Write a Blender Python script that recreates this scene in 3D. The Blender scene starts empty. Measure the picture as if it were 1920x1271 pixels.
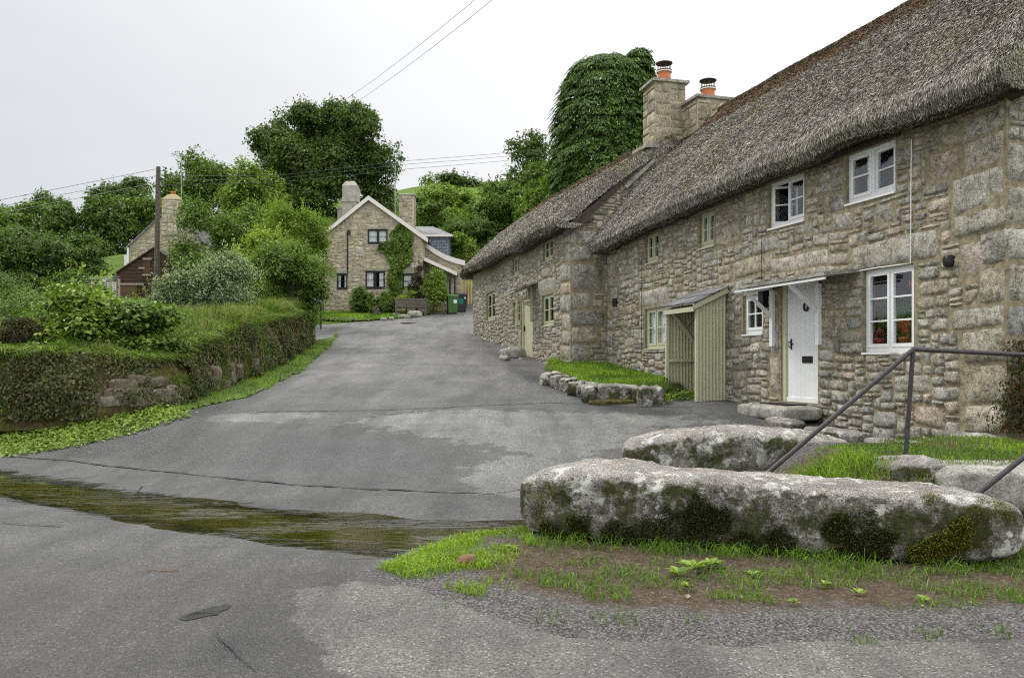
import bpy, math, random
import numpy as np
R_ = math.radians
S = bpy.context.scene
COL = S.collection
rng = np.random.default_rng(7)
# ---------------------------------------------------------------- camera model
F, HX, HY, EYE = 1500.0, 960.0, 680.0, 1.6
cam_d = bpy.data.cameras.new('camera'); cam = bpy.data.objects.new('camera', cam_d); COL.objects.link(cam)
cam.location = (0, 0, EYE); cam.rotation_euler = (R_(90), 0, 0)
cam_d.sensor_width = 36; cam_d.lens = F / 1920 * 36; cam_d.shift_y = (HY - 635.5) / 1920
cam_d.clip_start = .05; cam_d.clip_end = 2000
S.camera = cam

def at(x, y, d):
    """world point at depth d seen at photo position x, y"""
    return np.array([(x - HX) / F * d, d, EYE + (HY - y) / F * d])

def sstep(a, b, x):
    t = np.clip((np.asarray(x, float) - a) / (b - a), 0, 1)
    return t * t * (3 - 2 * t)

def _h(i, j, k, seed):
    n = (i * 374761393 + j * 668265263 + k * 2147483647 + seed * 974711) & 0xffffffff
    n = ((n ^ (n >> 13)) * 1274126177) & 0xffffffff
    n = n ^ (n >> 16)
    return (n & 0xffff) / 32767.5 - 1.0

def vnoise(P, scale=1.0, seed=0, octaves=1):
    """value noise in -1..1 for an N x 3 array"""
    P = np.asarray(P, float) * scale
    out = np.zeros(len(P)); amp = 1.0; tot = 0
    for o in range(octaves):
        Q = P * (2 ** o) + o * 17.3
        I = np.floor(Q).astype(np.int64); f = Q - I; f = f * f * (3 - 2 * f)
        r = 0
        for dx in (0, 1):
            for dy in (0, 1):
                for dz in (0, 1):
                    w = (f[:, 0] if dx else 1 - f[:, 0]) * (f[:, 1] if dy else 1 - f[:, 1]) * (f[:, 2] if dz else 1 - f[:, 2])
                    r = r + w * _h(I[:, 0] + dx, I[:, 1] + dy, I[:, 2] + dz, seed + o * 31)
        out += amp * r; tot += amp; amp *= .5
    return out / tot

def vn2(X, Y, scale=1., seed=0, octaves=1):
    X = np.asarray(X, float); sh = X.shape
    P = np.stack([X.ravel(), np.asarray(Y, float).ravel(), np.zeros(X.size)], 1)
    return vnoise(P, scale, seed, octaves).reshape(sh)

# ---------------------------------------------------------------- terrain
RT = np.array([(-20, 0), (7.5, 0), (10, .2), (15, .72), (20.5, 1.33), (25, 1.82), (33.5, 2.78), (45, 4.4), (50, 5.2), (60, 6.8), (100, 13), (118, 15.4), (135, 16), (400, 17)], float)
def prof(d):
    return np.interp(d, RT[:, 0], RT[:, 1])
def stream_mid(X):
    return 7.5 + .44 * (-1 - X) * (X < -1) + .02 * (X + 1) ** 2 * (X < -1) + .05 * (-1 - X) * (X >= -1)
# foot of the hedge bank: photo position of its foot, depth, top height in the photo
BANK = [(-330, 772, 14.0, 650), (0, 770, 14.1, 655), (180, 768, 14.2, 664), (290, 763, 14.6, 671), (350, 748, 15.6, 668), (390, 737, 16.7, 640), (430, 727, 17.9, 622),
        (480, 710, 19.5, 606), (530, 684, 22.5, 596), (560, 664, 25.0, 590), (578, 650, 27.5, 588), (586, 640, 30.0, 590)]
bp = np.array([[(x - HX) / F * d, d, 0, EYE + (HY - t) / F * d] for x, y, d, t in BANK])
bp[:, 2] = prof(bp[:, 1])
def resample(P, step):
    L = np.r_[0, np.cumsum(np.linalg.norm(np.diff(P[:, :2], axis=0), axis=1))]
    t = np.arange(0, L[-1], step)
    Q = np.stack([np.interp(t, L, P[:, i]) for i in range(P.shape[1])], 1)
    k = max(1, int(.5 / step))
    if k > 1:   # soften the corners
        ker = np.ones(2 * k + 1) / (2 * k + 1)
        for i in range(Q.shape[1]):
            Q[:, i] = np.convolve(np.pad(Q[:, i], k, mode='reflect', reflect_type='odd'), ker, 'valid')
    return Q
BP = resample(bp, .1)
bt = np.gradient(BP[:, :2], axis=0); bt /= np.linalg.norm(bt, axis=1)[:, None]
BN = np.stack([bt[:, 1], -bt[:, 0]], 1)

def bank_side(X, Y):
    """signed distance to the bank's foot (negative behind it) and its top height there"""
    X = np.asarray(X, float); sh = X.shape
    P = np.stack([X.ravel(), np.asarray(Y, float).ravel()], 1)
    q = BP[::4]; n = BN[::4]
    sd = np.full(len(P), 99.); hh = np.zeros(len(P))
    near = (P[:, 0] < 2) & (P[:, 1] > 8)
    idx = np.nonzero(near)[0]
    for c in range(0, len(idx), 4000):
        I = idx[c:c + 4000]
        D = P[I][:, None, :] - q[None, :, :2]
        k = np.argmin((D ** 2).sum(2), 1)
        sd[I] = (D[np.arange(len(I)), k] * n[k]).sum(1)
        hh[I] = q[k, 3] - q[k, 2]
    return sd.reshape(sh), hh.reshape(sh)

def G0(X, Y):
    X = np.asarray(X, float); Y = np.asarray(Y, float)
    sm = stream_mid(X)
    z = prof(Y) * sstep(sm + .5, sm + 4.5, Y) if True else 0
    z = np.where(Y > sm + 4.5, prof(Y), z)
    w = .66 + .24 * np.clip(X + 6, 0, 6) / 6
    z = z - .075 * np.exp(-((Y - sm) / w) ** 2) * sstep(14, 9, Y) * sstep(3, 2, X)
    z = z + .56 * sstep(2.5, 3.4, X) * sstep(7.05, 7.7, Y) * sstep(10.9, 9.3, Y)
    z = z + .2 * sstep(1.5, 4, X) * sstep(9.3, 11.5, Y) * sstep(18, 14, Y)
    z = z + np.clip(Y - 48, 0, 56) * .205 * sstep(-55, -8, X)
    return z
def G(X, Y):
    z = G0(X, Y)
    sd, hh = bank_side(X, Y)
    return z + np.maximum(hh - .12, .3) * sstep(-.45, -.75, sd) * (sd < 90)
def gz(x, y):
    return float(G(np.array([x]), np.array([y]))[0])
def hit(x, y, fn=G0, dmax=60):
    """ground point seen at photo position x, y"""
    d = np.linspace(2.5, dmax, 6000)
    f = EYE + (HY - y) / F * d - fn((x - HX) / F * d, d)
    k = np.argmax(f < 0) if (f < 0).any() else len(d) - 1
    return np.array([(x - HX) / F * d[k], d[k], EYE + (HY - y) / F * d[k]])

# ---------------------------------------------------------------- meshes
class MB:
    def __init__(self):
        self.V = []; self.Q = []; self.T = []; self.qm = []; self.tm = []; self.n = 0
    def add(self, v, quads=None, tris=None, m=0):
        v = np.asarray(v, float).reshape(-1, 3)
        if quads is not None and len(quads):
            q = np.asarray(quads, np.int64).reshape(-1, 4) + self.n; self.Q.append(q); self.qm.append(np.full(len(q), m))
        if tris is not None and len(tris):
            t = np.asarray(tris, np.int64).reshape(-1, 3) + self.n; self.T.append(t); self.tm.append(np.full(len(t), m))
        self.V.append(v); self.n += len(v); return self
    def grid(self, P, m=0, closed_u=False, closed_v=False):
        """P: nu x nv x 3"""
        nu, nv = P.shape[:2]
        I = np.arange(nu * nv).reshape(nu, nv)
        if closed_u: I = np.vstack([I, I[:1]])
        if closed_v: I = np.hstack([I, I[:, :1]])
        q = np.stack([I[:-1, :-1], I[1:, :-1], I[1:, 1:], I[:-1, 1:]], -1).reshape(-1, 4)
        return self.add(P.reshape(-1, 3), q, m=m)
    def fan(self, ring, m=0, flip=False):
        ring = np.asarray(ring, float); c = ring.mean(0); n = len(ring)
        t = [((i + 1) % n, i, n) if flip else (i, (i + 1) % n, n) for i in range(n)]
        return self.add(np.vstack([ring, c]), tris=t, m=m)
    def hexa(self, c, m=0):
        """eight corners: bottom loop of four, top loop of four"""
        return self.add(c, [(0, 3, 2, 1), (4, 5, 6, 7), (0, 1, 5, 4), (1, 2, 6, 5), (2, 3, 7, 6), (3, 0, 4, 7)], m=m)
    def box(self, a, b, m=0):
        x0, y0, z0 = a; x1, y1, z1 = b
        return self.hexa([(x0, y0, z0), (x1, y0, z0), (x1, y1, z0), (x0, y1, z0), (x0, y0, z1), (x1, y0, z1), (x1, y1, z1), (x0, y1, z1)], m)
    def bar(self, p, q, w, h=None, m=0, up=(0, 0, 1)):
        p = np.asarray(p, float); q = np.asarray(q, float); h = h or w
        t = q - p; t /= np.linalg.norm(t); a = np.cross(t, up)
        if np.linalg.norm(a) < 1e-3: a = np.cross(t, (1, 0, 0))
        a /= np.linalg.norm(a); b = np.cross(a, t)
        a = a * w / 2; b = b * h / 2
        return self.hexa([p - a - b, p + a - b, p + a + b, p - a + b, q - a - b, q + a - b, q + a + b, q - a + b], m)
    def tube(self, P, r, k=8, m=0, cap=True):
        P = np.asarray(P, float); r = np.broadcast_to(np.asarray(r, float), (len(P),))
        T = np.gradient(P, axis=0); T /= np.linalg.norm(T, axis=1)[:, None] + 1e-9
        ref = np.array([0, 0, 1.]) if abs(T[0, 2]) < .9 else np.array([1., 0, 0])
        A = np.cross(T, ref); A /= np.linalg.norm(A, axis=1)[:, None] + 1e-9; B = np.cross(T, A)
        th = np.arange(k) / k * 2 * np.pi
        ring = P[:, None] + (np.cos(th)[None, :, None] * A[:, None] + np.sin(th)[None, :, None] * B[:, None]) * r[:, None, None]
        self.grid(ring, m, closed_v=True)
        if cap: self.fan(ring[0], m); self.fan(ring[-1], m, True)
        return self
    def lathe(self, c, prof_, k=20, m=0):
        """prof_: list of radius, z"""
        th = np.arange(k) / k * 2 * np.pi
        P = np.array([[(c[0] + r * math.cos(t), c[1] + r * math.sin(t), c[2] + z) for t in th] for r, z in prof_])
        return self.grid(P, m, closed_v=True)

ORG = {}
def mesh_of(mb, name, mats, smooth, origin):
    me = bpy.data.meshes.new(name)
    V = np.vstack(mb.V) - np.asarray(origin)
    Q = np.vstack(mb.Q) if mb.Q else np.zeros((0, 4), np.int64)
    T = np.vstack(mb.T) if mb.T else np.zeros((0, 3), np.int64)
    me.vertices.add(len(V)); me.vertices.foreach_set('co', V.astype(np.float32).ravel())
    me.loops.add(Q.size + T.size); me.loops.foreach_set('vertex_index', np.r_[Q.ravel(), T.ravel()].astype(np.int32))
    me.polygons.add(len(Q) + len(T))
    me.polygons.foreach_set('loop_start', np.r_[np.arange(len(Q)) * 4, Q.size + np.arange(len(T)) * 3].astype(np.int32))
    mi = np.r_[np.concatenate(mb.qm) if mb.qm else [], np.concatenate(mb.tm) if mb.tm else []].astype(np.int32)
    me.polygons.foreach_set('material_index', mi)
    me.polygons.foreach_set('use_smooth', np.full(len(mi), bool(smooth)))
    for m in (mats if isinstance(mats, (list, tuple)) else [mats]): me.materials.append(m)
    me.update(calc_edges=True); me.validate()
    return me
def build(name, mb, mats, parent=None, smooth=False, origin=None):
    if parent is not None: org = ORG[parent.name]
    elif origin is not None: org = np.asarray(origin, float)
    else:
        V = np.vstack(mb.V); org = np.array([V[:, 0].mean(), V[:, 1].mean(), V[:, 2].min()])
    o = bpy.data.objects.new(name, mesh_of(mb, name, mats, smooth, org)); COL.objects.link(o)
    if parent is None: o.location = org
    else: o.parent = parent
    ORG[o.name] = org
    return o
def tag(o, label, cat, group=None):
    o['label'] = label; o['category'] = cat
    if group: o['group'] = group
    return o
def thing(name, label, cat, loc, group=None):
    o = bpy.data.objects.new(name, None); COL.objects.link(o); o.location = [float(c) for c in loc]; o.empty_display_size = .3
    ORG[o.name] = np.asarray(loc, float)
    return tag(o, label, cat, group)
def struct(name, mb, mats, smooth=False, kind='structure', origin=(0, 0, 0)):
    o = build(name, mb, mats, None, smooth, origin); o['kind'] = kind; return o
def copy_tree(o, parent=None):
    c = o.copy(); COL.objects.link(c); c.parent = parent
    ORG[c.name] = ORG[o.name]
    for ch in [k for k in COL.objects if k.parent is o]: copy_tree(ch, c)
    return c

# ---------------------------------------------------------------- materials
class NT:
    def __init__(self, name):
        self.m = bpy.data.materials.new(name); self.m.use_nodes = True
        self.t = self.m.node_tree; self.t.nodes.clear()
        self.out = self.n('ShaderNodeOutputMaterial')
        self.pos = self.n('ShaderNodeNewGeometry').outputs['Position']
    def n(self, typ, ins=None, **kw):
        o = self.t.nodes.new(typ)
        for k, v in kw.items(): setattr(o, k, v)
        for k, v in (ins or {}).items():
            if hasattr(v, 'links'): self.t.links.new(v, o.inputs[k])
            else: o.inputs[k].default_value = v
        return o
    def link(self, a, b): self.t.links.new(a, b)
    def scaled(self, sx, sy, sz, rot=(0, 0, 0), vec=None):
        return self.n('ShaderNodeMapping', {'Vector': vec or self.pos, 'Scale': (sx, sy, sz), 'Rotation': rot}).outputs[0]
    def noise(self, scale, detail=4, rough=.6, vec=None, dist=0.):
        return self.n('ShaderNodeTexNoise', {'Vector': vec or self.pos, 'Scale': scale, 'Detail': detail, 'Roughness': rough, 'Distortion': dist}).outputs['Fac']
    def voro(self, scale, vec=None, feature='F1', out='Distance', rnd=1.):
        return self.n('ShaderNodeTexVoronoi', {'Vector': vec or self.pos, 'Scale': scale, 'Randomness': rnd}, feature=feature).outputs[out]
    def ramp(self, fac, stops, interp='LINEAR'):
        r = self.n('ShaderNodeValToRGB', {'Fac': fac}); r.color_ramp.interpolation = interp
        e = r.color_ramp.elements
        while len(e) < len(stops): e.new(.5)
        for el, (p, c) in zip(e, stops):
            el.position = p; el.color = (c, c, c, 1) if isinstance(c, (int, float)) else (*c, 1)
        return r.outputs[0]
    def mix(self, fac, a, b, mode='MIX'):
        o = self.n('ShaderNodeMix', data_type='RGBA', blend_type=mode)
        for i, v in ((0, fac), (6, a), (7, b)):
            if hasattr(v, 'links'): self.link(v, o.inputs[i])
            else: o.inputs[i].default_value = v if i == 0 else ((*v, 1) if len(v) == 3 else v)
        return o.outputs[2]
    def math(self, op, a, b=0., c=None):
        o = self.n('ShaderNodeMath', operation=op)
        for i, v in enumerate((a, b) if c is None else (a, b, c)):
            if hasattr(v, 'links'): self.link(v, o.inputs[i])
            else: o.inputs[i].default_value = v
        return o.outputs[0]
    def island(self): return self.n('ShaderNodeNewGeometry').outputs['Random Per Island']
    def sep(self, vec=None):
        return self.n('ShaderNodeSeparateXYZ', {'Vector': vec or self.pos}).outputs
    def bump(self, h, strength=.5, dist=.01, normal=None):
        i = {'Height': h, 'Strength': strength, 'Distance': dist}
        if normal: i['Normal'] = normal
        return self.n('ShaderNodeBump', i).outputs[0]
    def princ(self, col, rough=.8, normal=None, spec=.3, metal=0.):
        p = self.n('ShaderNodeBsdfPrincipled', {'Roughness': rough, 'Specular IOR Level': spec, 'Metallic': metal})
        if hasattr(col, 'links'): self.link(col, p.inputs['Base Color'])
        else: p.inputs['Base Color'].default_value = (*col, 1)
        if normal: self.link(normal, p.inputs['Normal'])
        self.link(p.outputs[0], self.out.inputs[0]); return p

def m_plain(name, col, rough=.6, var=.15, scale=8., bump=.0, metal=0., spec=.4):
    t = NT(name); n = t.noise(scale, 5)
    c = t.ramp(n, [(.3, tuple(x * (1 - var) for x in col)), (.7, tuple(min(1, x * (1 + var)) for x in col))])
    t.princ(c, rough, t.bump(n, bump, .01) if bump else None, spec, metal); return t.m
def m_leaf(name, cols, trans=.3, rough=.5, clump=.0, spec=.3, cscale=.9):
    t = NT(name)
    c = t.ramp(t.island(), [(i / max(1, len(cols) - 1), k) for i, k in enumerate(cols)])
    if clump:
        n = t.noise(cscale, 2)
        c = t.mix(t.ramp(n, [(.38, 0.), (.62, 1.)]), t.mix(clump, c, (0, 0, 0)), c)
    p = t.princ(c, rough, None, spec)
    tr = t.n('ShaderNodeBsdfTranslucent', {'Color': t.mix(1., c, (1.0, 1.25, .5), 'MULTIPLY')})
    mx = t.n('ShaderNodeMixShader', {0: trans, 1: p.outputs[0], 2: tr.outputs[0]})
    t.link(mx.outputs[0], t.out.inputs[0]); return t.m
def m_stone(name, ramp_cols, lichen=.5, speck=1., scale=1., dark=.0, moss=0., rough=.9):
    """granite blocks: one tone per stone, mineral speckle, pale lichen blotches"""
    t = NT(name)
    c = t.ramp(t.island(), ramp_cols)
    big = t.noise(5 * scale, 5, .65)
    c = t.mix(1., c, t.ramp(big, [(.3, .5), (.7, 1.45)]), 'MULTIPLY')
    sp = t.noise(70 * scale, 3, .8)
    c = t.mix(speck * .8, c, t.mix(1., c, t.ramp(sp, [(.36, .22), (.5, 1.0), (.66, 2.0)]), 'MULTIPLY'))
    lm = t.math('MULTIPLY', t.ramp(t.noise(16 * scale, 6, .7), [(.54, 0.), (.60, 1.)]), t.ramp(t.noise(2.1, 2), [(.35, 0.), (.6, 1.)]))
    lm = t.math('MAXIMUM', lm, t.math('MULTIPLY', t.ramp(t.noise(44 * scale, 4, .7), [(.60, 0.), (.65, .8)]), t.ramp(t.noise(1.3, 3), [(.4, .2), (.6, 1.)])))
    c = t.mix(t.math('MULTIPLY', lm, lichen), c, (.50, .50, .46))
    dm = t.ramp(t.noise(11 * scale, 6, .75, dist=.6), [(.52, 0.), (.61, 1.)])
    c = t.mix(t.math('MULTIPLY', dm, dark), c, (.045, .042, .036))
    if moss:
        mm = t.math('MULTIPLY', t.ramp(t.noise(3.1, 5, .7), [(.5, 0.), (.62, 1.)]), moss)
        c = t.mix(mm, c, (.065, .075, .018))
    b = t.math('ADD', t.math('MULTIPLY', sp, .35), t.noise(18 * scale, 6, .7))
    t.princ(c, rough, t.bump(b, .9, .018), .2); return t.m

M = {}
def leaves(mb, P, N, size, seed=0, aspect=.6, fold=.12, m=0, along=None, jit=.35):
    """rhombic leaf faces at P with normals N"""
    r = np.random.default_rng(seed); n = len(P)
    N = N / (np.linalg.norm(N, axis=1)[:, None] + 1e-9)
    A = (r.normal(size=(n, 3)) if along is None else along + r.normal(size=(n, 3)) * jit)
    A -= (A * N).sum(1)[:, None] * N; A /= np.linalg.norm(A, axis=1)[:, None] + 1e-9
    B = np.cross(N, A)
    L = (size * r.uniform(.65, 1.3, n))[:, None]; Wd = L * aspect
    v = np.stack([P - A * L * .5, P + B * Wd * .5 + N * L * fold - A * L * .05, P + A * L * .5 - N * L * fold * .6, P - B * Wd * .5 + N * L * fold - A * L * .05], 1).reshape(-1, 3)
    mb.add(v, np.arange(4 * n).reshape(-1, 4), m=m)
def unit(r, n):
    v = r.normal(size=(n, 3)); return v / np.linalg.norm(v, axis=1)[:, None]
def crown(mb, blobs, n_cl, per, csize, lsize, seed=0, up=.5, flat=.6, inner=.25, aspect=.6, shell=(.72, 1.03)):
    """leaf clusters spread through ellipsoid blobs (cx, cy, cz, rx, ry, rz)"""
    r = np.random.default_rng(seed); blobs = np.asarray(blobs, float)
    w = (blobs[:, 3] * blobs[:, 5]); k = r.choice(len(blobs), n_cl, p=w / w.sum())
    D = unit(r, n_cl); D[:, 2] = np.where(D[:, 2] < -.45, -D[:, 2], D[:, 2])
    rad = np.where(r.random(n_cl) < inner, r.uniform(.2, .75, n_cl), r.uniform(*shell, n_cl))
    C = blobs[k, :3] + D * blobs[k, 3:] * rad[:, None]
    cs = csize * r.uniform(.6, 1.35, n_cl)
    O = (unit(r, n_cl * per) * (r.random(n_cl * per) ** .45)[:, None]).reshape(n_cl, per, 3) * 1.55 * cs[:, None, None] * np.array([1, 1, flat])
    P = (C[:, None] + O).reshape(-1, 3)
    N = (D[:, None] * .7 + O / cs[:, None, None] * .25 + np.array([0, 0, up]) + r.normal(size=(n_cl, per, 3)) * .45).reshape(-1, 3)
    kk = r.random(len(P)) < .35; leaves(mb, P[~kk], N[~kk], lsize, seed + 1, aspect); leaves(mb, P[kk], N[kk], lsize * .62, seed + 2, aspect)
def blob_crown(c, rx, ry, rz, nb, seed, lo=.3, hi=.46, flat=.8, low=.68, boxy=1.):
    r = np.random.default_rng(seed); D = unit(r, nb); D[:, 2] = np.abs(D[:, 2]) * np.where(r.random(nb) < low, 1, -1)
    D = np.sign(D) * np.abs(D) ** boxy
    q = r.uniform(.45, .8, nb)[:, None] * D * np.array([rx, ry, rz]); s = r.uniform(lo, hi, nb)[:, None]
    return np.hstack([np.asarray(c) + q, s * np.array([[rx, ry, max(rz * flat, .1)]]) * np.ones((nb, 1))])
def blades(mb, P, h, w, seed=0, lean=.5, m=0, dirs=None):
    """bent grass blades rooted at P"""
    r = np.random.default_rng(seed); n = len(P)
    a = r.uniform(0, 2 * np.pi, n); D = np.stack([np.cos(a), np.sin(a), np.zeros(n)], 1)
    if dirs is not None:
        D = D * .6 + dirs; D /= np.linalg.norm(D, axis=1)[:, None]
    b = r.uniform(0, 2 * np.pi, n); B = np.stack([np.cos(b), np.sin(b), np.zeros(n)], 1) * w / 2 * r.uniform(.7, 1.3, n)[:, None]
    H = (h * r.uniform(.45, 1.3, n))[:, None]; L = H * lean * r.uniform(.2, 1.6, n)[:, None]; Z = np.array([0, 0, 1.])
    m1 = P + Z * H * .6 + D * L * .3; tip = P + Z * H * np.clip(1 - .3 * (L / H) ** 2, .25, 1) + D * L
    v = np.stack([P - B, P + B, m1 + B * .8, m1 - B * .8, tip + B * .12, tip - B * .12], 1).reshape(-1, 3)
    i = np.arange(n)[:, None] * 6
    q = np.concatenate([i + np.array([0, 1, 2, 3]), i + np.array([3, 2, 4, 5])])
    mb.add(v, q, m=m)
def inpoly(X, Y, poly):
    poly = np.asarray(poly, float); c = np.zeros(X.shape, bool); n = len(poly)
    for i in range(n):
        x0, y0 = poly[i][:2]; x1, y1 = poly[(i + 1) % n][:2]
        if y0 == y1: continue
        c ^= ((y0 > Y) != (y1 > Y)) & (X < (x1 - x0) * (Y - y0) / (y1 - y0) + x0)
    return c
def scatter(poly, n, seed=0, fn=G0, keep=None):
    r = np.random.default_rng(seed); poly = np.asarray(poly, float)
    lo, hi = poly[:, :2].min(0), poly[:, :2].max(0)
    P = r.uniform(lo, hi, (n, 2)); P = P[inpoly(P[:, 0], P[:, 1], poly)]
    if keep is not None: P = P[keep(P, r)]
    return np.column_stack([P, fn(P[:, 0], P[:, 1])])
def rock(mb, c, rad, seed, rotz=0., n=48, k=3.2, rough=.1, m=0, fine=.02):
    """a worn boulder: superellipsoid broken up by noise"""
    u = np.linspace(0, 2 * np.pi, n, endpoint=False); v = np.linspace(-np.pi / 2, np.pi / 2, n // 2 + 1)
    U, V_ = np.meshgrid(u, v, indexing='ij')
    e = lambda t: np.sign(t) * np.abs(t) ** (2 / k)
    P = np.stack([e(np.cos(V_)) * e(np.cos(U)), e(np.cos(V_)) * e(np.sin(U)), e(np.sin(V_))], -1).reshape(-1, 3)
    rad = np.asarray(rad, float)
    D = P / np.linalg.norm(P, axis=1)[:, None]
    Q = P * rad
    sc = 1 / rad.max()
    Q = Q * (1 + rough * (vnoise(Q * sc, 1.6, seed, 2) + .6 * vnoise(Q * sc, 4., seed + 5, 3)))[:, None]
    Q = Q + D * (fine * vnoise(Q, 9., seed + 9, 3))[:, None]
    ca, sa = math.cos(rotz), math.sin(rotz)
    Q = np.stack([Q[:, 0] * ca - Q[:, 1] * sa, Q[:, 0] * sa + Q[:, 1] * ca, Q[:, 2]], 1) + np.asarray(c)
    mb.grid(Q.reshape(n, n // 2 + 1, 3), m, closed_u=True)
# ---------------------------------------------------------------- wall frames and masonry
class Frame:
    def __init__(s, p0, u):
        s.p = np.asarray(p0, float); s.u = np.asarray(u, float) / np.linalg.norm(u); s.nrm = np.array([-s.u[1], s.u[0]])
        if s.nrm @ s.p > 0: s.nrm = -s.nrm      # outward: towards the camera's side
    def pt(s, a, z, off=0.):
        a, z, off = np.broadcast_arrays(np.asarray(a, float), np.asarray(z, float), np.asarray(off, float))
        return np.stack([s.p[0] + s.u[0] * a + s.nrm[0] * off, s.p[1] + s.u[1] * a + s.nrm[1] * off, z], -1)
    def px(s, x, y=None, off=0.):
        k = (x - HX) / F; p = s.p + s.nrm * off
        a = (p[0] - k * p[1]) / (k * s.u[1] - s.u[0])
        if y is None: return a
        return a, EYE + (HY - y) / F * (p[1] + s.u[1] * a)
    def box(s, mb, a0, a1, z0, z1, o0, o1, m=0):
        return mb.hexa([s.pt(a0, z0, o0), s.pt(a1, z0, o0), s.pt(a1, z0, o1), s.pt(a0, z0, o1), s.pt(a0, z1, o0), s.pt(a1, z1, o0), s.pt(a1, z1, o1), s.pt(a0, z1, o1)], m)
def wall_face(mb, fr, a0, a1, z0, z1, holes, depth=.2, m=0):
    A = sorted({a0, a1, *[h[0] for h in holes], *[h[1] for h in holes]}); Z = sorted({z0, z1, *[h[2] for h in holes], *[h[3] for h in holes]})
    for i in range(len(A) - 1):
        for j in range(len(Z) - 1):
            ca, cz = (A[i] + A[i + 1]) / 2, (Z[j] + Z[j + 1]) / 2
            if any(h[0] < ca < h[1] and h[2] < cz < h[3] for h in holes): continue
            mb.add([fr.pt(A[i], Z[j]), fr.pt(A[i + 1], Z[j]), fr.pt(A[i + 1], Z[j + 1]), fr.pt(A[i], Z[j + 1])], [(0, 1, 2, 3)], m=m)
    for h in holes:
        c = [(h[0], h[2]), (h[1], h[2]), (h[1], h[3]), (h[0], h[3])]
        for i in range(4):
            p, q = c[i], c[(i + 1) % 4]
            mb.add([fr.pt(*p), fr.pt(*q), fr.pt(*q, -depth), fr.pt(*p, -depth)], [(0, 1, 2, 3)], m=m)
def masonry(mb, fr, a0, a1, z0, z1, seed, holes=(), fixed=(), inside=None, cell=(.07, .06), gap=.016, proud=lambda z: .02, big=.06, m=1, ws=(2, 3, 3, 4, 5, 6), hs=(1, 2, 2, 3), warp=.022, rough=.006, dressed=False):
    """lay rubble stones over a wall face; each is a slightly domed block of its own tone"""
    r = np.random.default_rng(seed); cw, ch = cell
    nx, nz = int((a1 - a0) / cw), int((z1 - z0) / ch)
    cx = a0 + (np.arange(nx) + .5) * cw; cz = z0 + (np.arange(nz) + .5) * ch
    occ = np.zeros((nx, nz), bool)
    CX, CZ = np.meshgrid(cx, cz, indexing='ij')
    if inside is not None: occ |= ~inside(CX, CZ)
    for h in list(holes) + list(fixed): occ |= (CX > h[0] - .03) & (CX < h[1] + .03) & (CZ > h[2] - .03) & (CZ < h[3] + .03)
    rects = [(*f, 1) for f in fixed]
    for j in range(nz):
        i = 0
        while i < nx:
            if occ[i, j]: i += 1; continue
            w = int(r.choice(ws)); h = int(r.choice(hs))
            if r.random() < big: w += 4; h += 2
            if h == 1: w = max(w, 3)
            k = 0
            while k < w and i + k < nx and not occ[i + k, j]: k += 1
            if i + k < nx and not occ[i + k, j] and k == w:
                run = 0
                while i + k + run < nx and not occ[i + k + run, j] and run < 2: run += 1
                if run < 2: k += run
            w = k; hh = 1
            while hh < h and j + hh < nz and not occ[i:i + w, j + hh].any(): hh += 1
            occ[i:i + w, j:j + hh] = True
            rects.append((a0 + i * cw, a0 + (i + w) * cw, z0 + j * ch, z0 + (j + hh) * ch, 0)); i += w
    g = np.array([-1, -.88, -.45, 0, .45, .88, 1.]); gh = np.array([-1, -.84, -.3, .3, .84, 1.])
    Pg, Qg = np.meshgrid(g, gh, indexing='ij'); edge = (np.abs(Pg) == 1) | (np.abs(Qg) == 1)
    n = Pg.size; I = np.arange(n).reshape(len(g), len(gh))
    qd = np.stack([I[:-1, :-1], I[1:, :-1], I[1:, 1:], I[:-1, 1:]], -1).reshape(-1, 4)
    VV = []
    ph = r.uniform(0, 6, 4)
    for (x0, x1, y0, y1, fx) in rects:
        mx, mz, hw, hz = (x0 + x1) / 2, (y0 + y1) / 2, (x1 - x0) / 2 - gap / 2, (y1 - y0) / 2 - gap / 2
        if hw < .02 or hz < .012: continue
        j = r.uniform(-.27, .27, (2, 2, 2)) * (0.12 if fx or dressed else 1)
        kk = .03 if dressed else .05 if fx else r.uniform(.04, .26)
        p = Pg * np.sqrt(1 - kk * Qg ** 2); q = Qg * np.sqrt(1 - kk * Pg ** 2)
        u, v = (p + 1) / 2, (q + 1) / 2
        jj = lambda c: j[0, 0, c] * (1 - u) * (1 - v) + j[1, 0, c] * u * (1 - v) + j[0, 1, c] * (1 - u) * v + j[1, 1, c] * u * v
        S_ = min(hw, hz)
        aa = mx + p * hw + jj(0) * S_ * .8 + edge * r.uniform(-.10, .10, p.shape) * S_ * (.4 if dressed else 1); zz = mz + q * hz + jj(1) * S_ + edge * r.uniform(-.10, .10, p.shape) * S_
        pr = proud(mz) * r.uniform(.55, 1.5)
        o = np.where(edge, -.010, pr * (1 - .12 * np.maximum(np.abs(Pg), np.abs(Qg)) ** 3) + r.normal(0, rough, p.shape) + Pg * r.normal(0, .004) + Qg * r.normal(0, .006))
        zz = zz + warp * np.sin(1.3 * aa + ph[0]) + warp * .6 * np.sin(3.7 * aa + ph[1]); aa = aa + warp * .7 * np.sin(2.9 * zz + ph[2])
        VV.append(fr.pt(aa, zz, o).reshape(-1, 3))
    if VV:
        k = len(VV); mb.add(np.vstack(VV), (qd[None] + (np.arange(k) * n)[:, None, None]).reshape(-1, 4), m=m)
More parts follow.
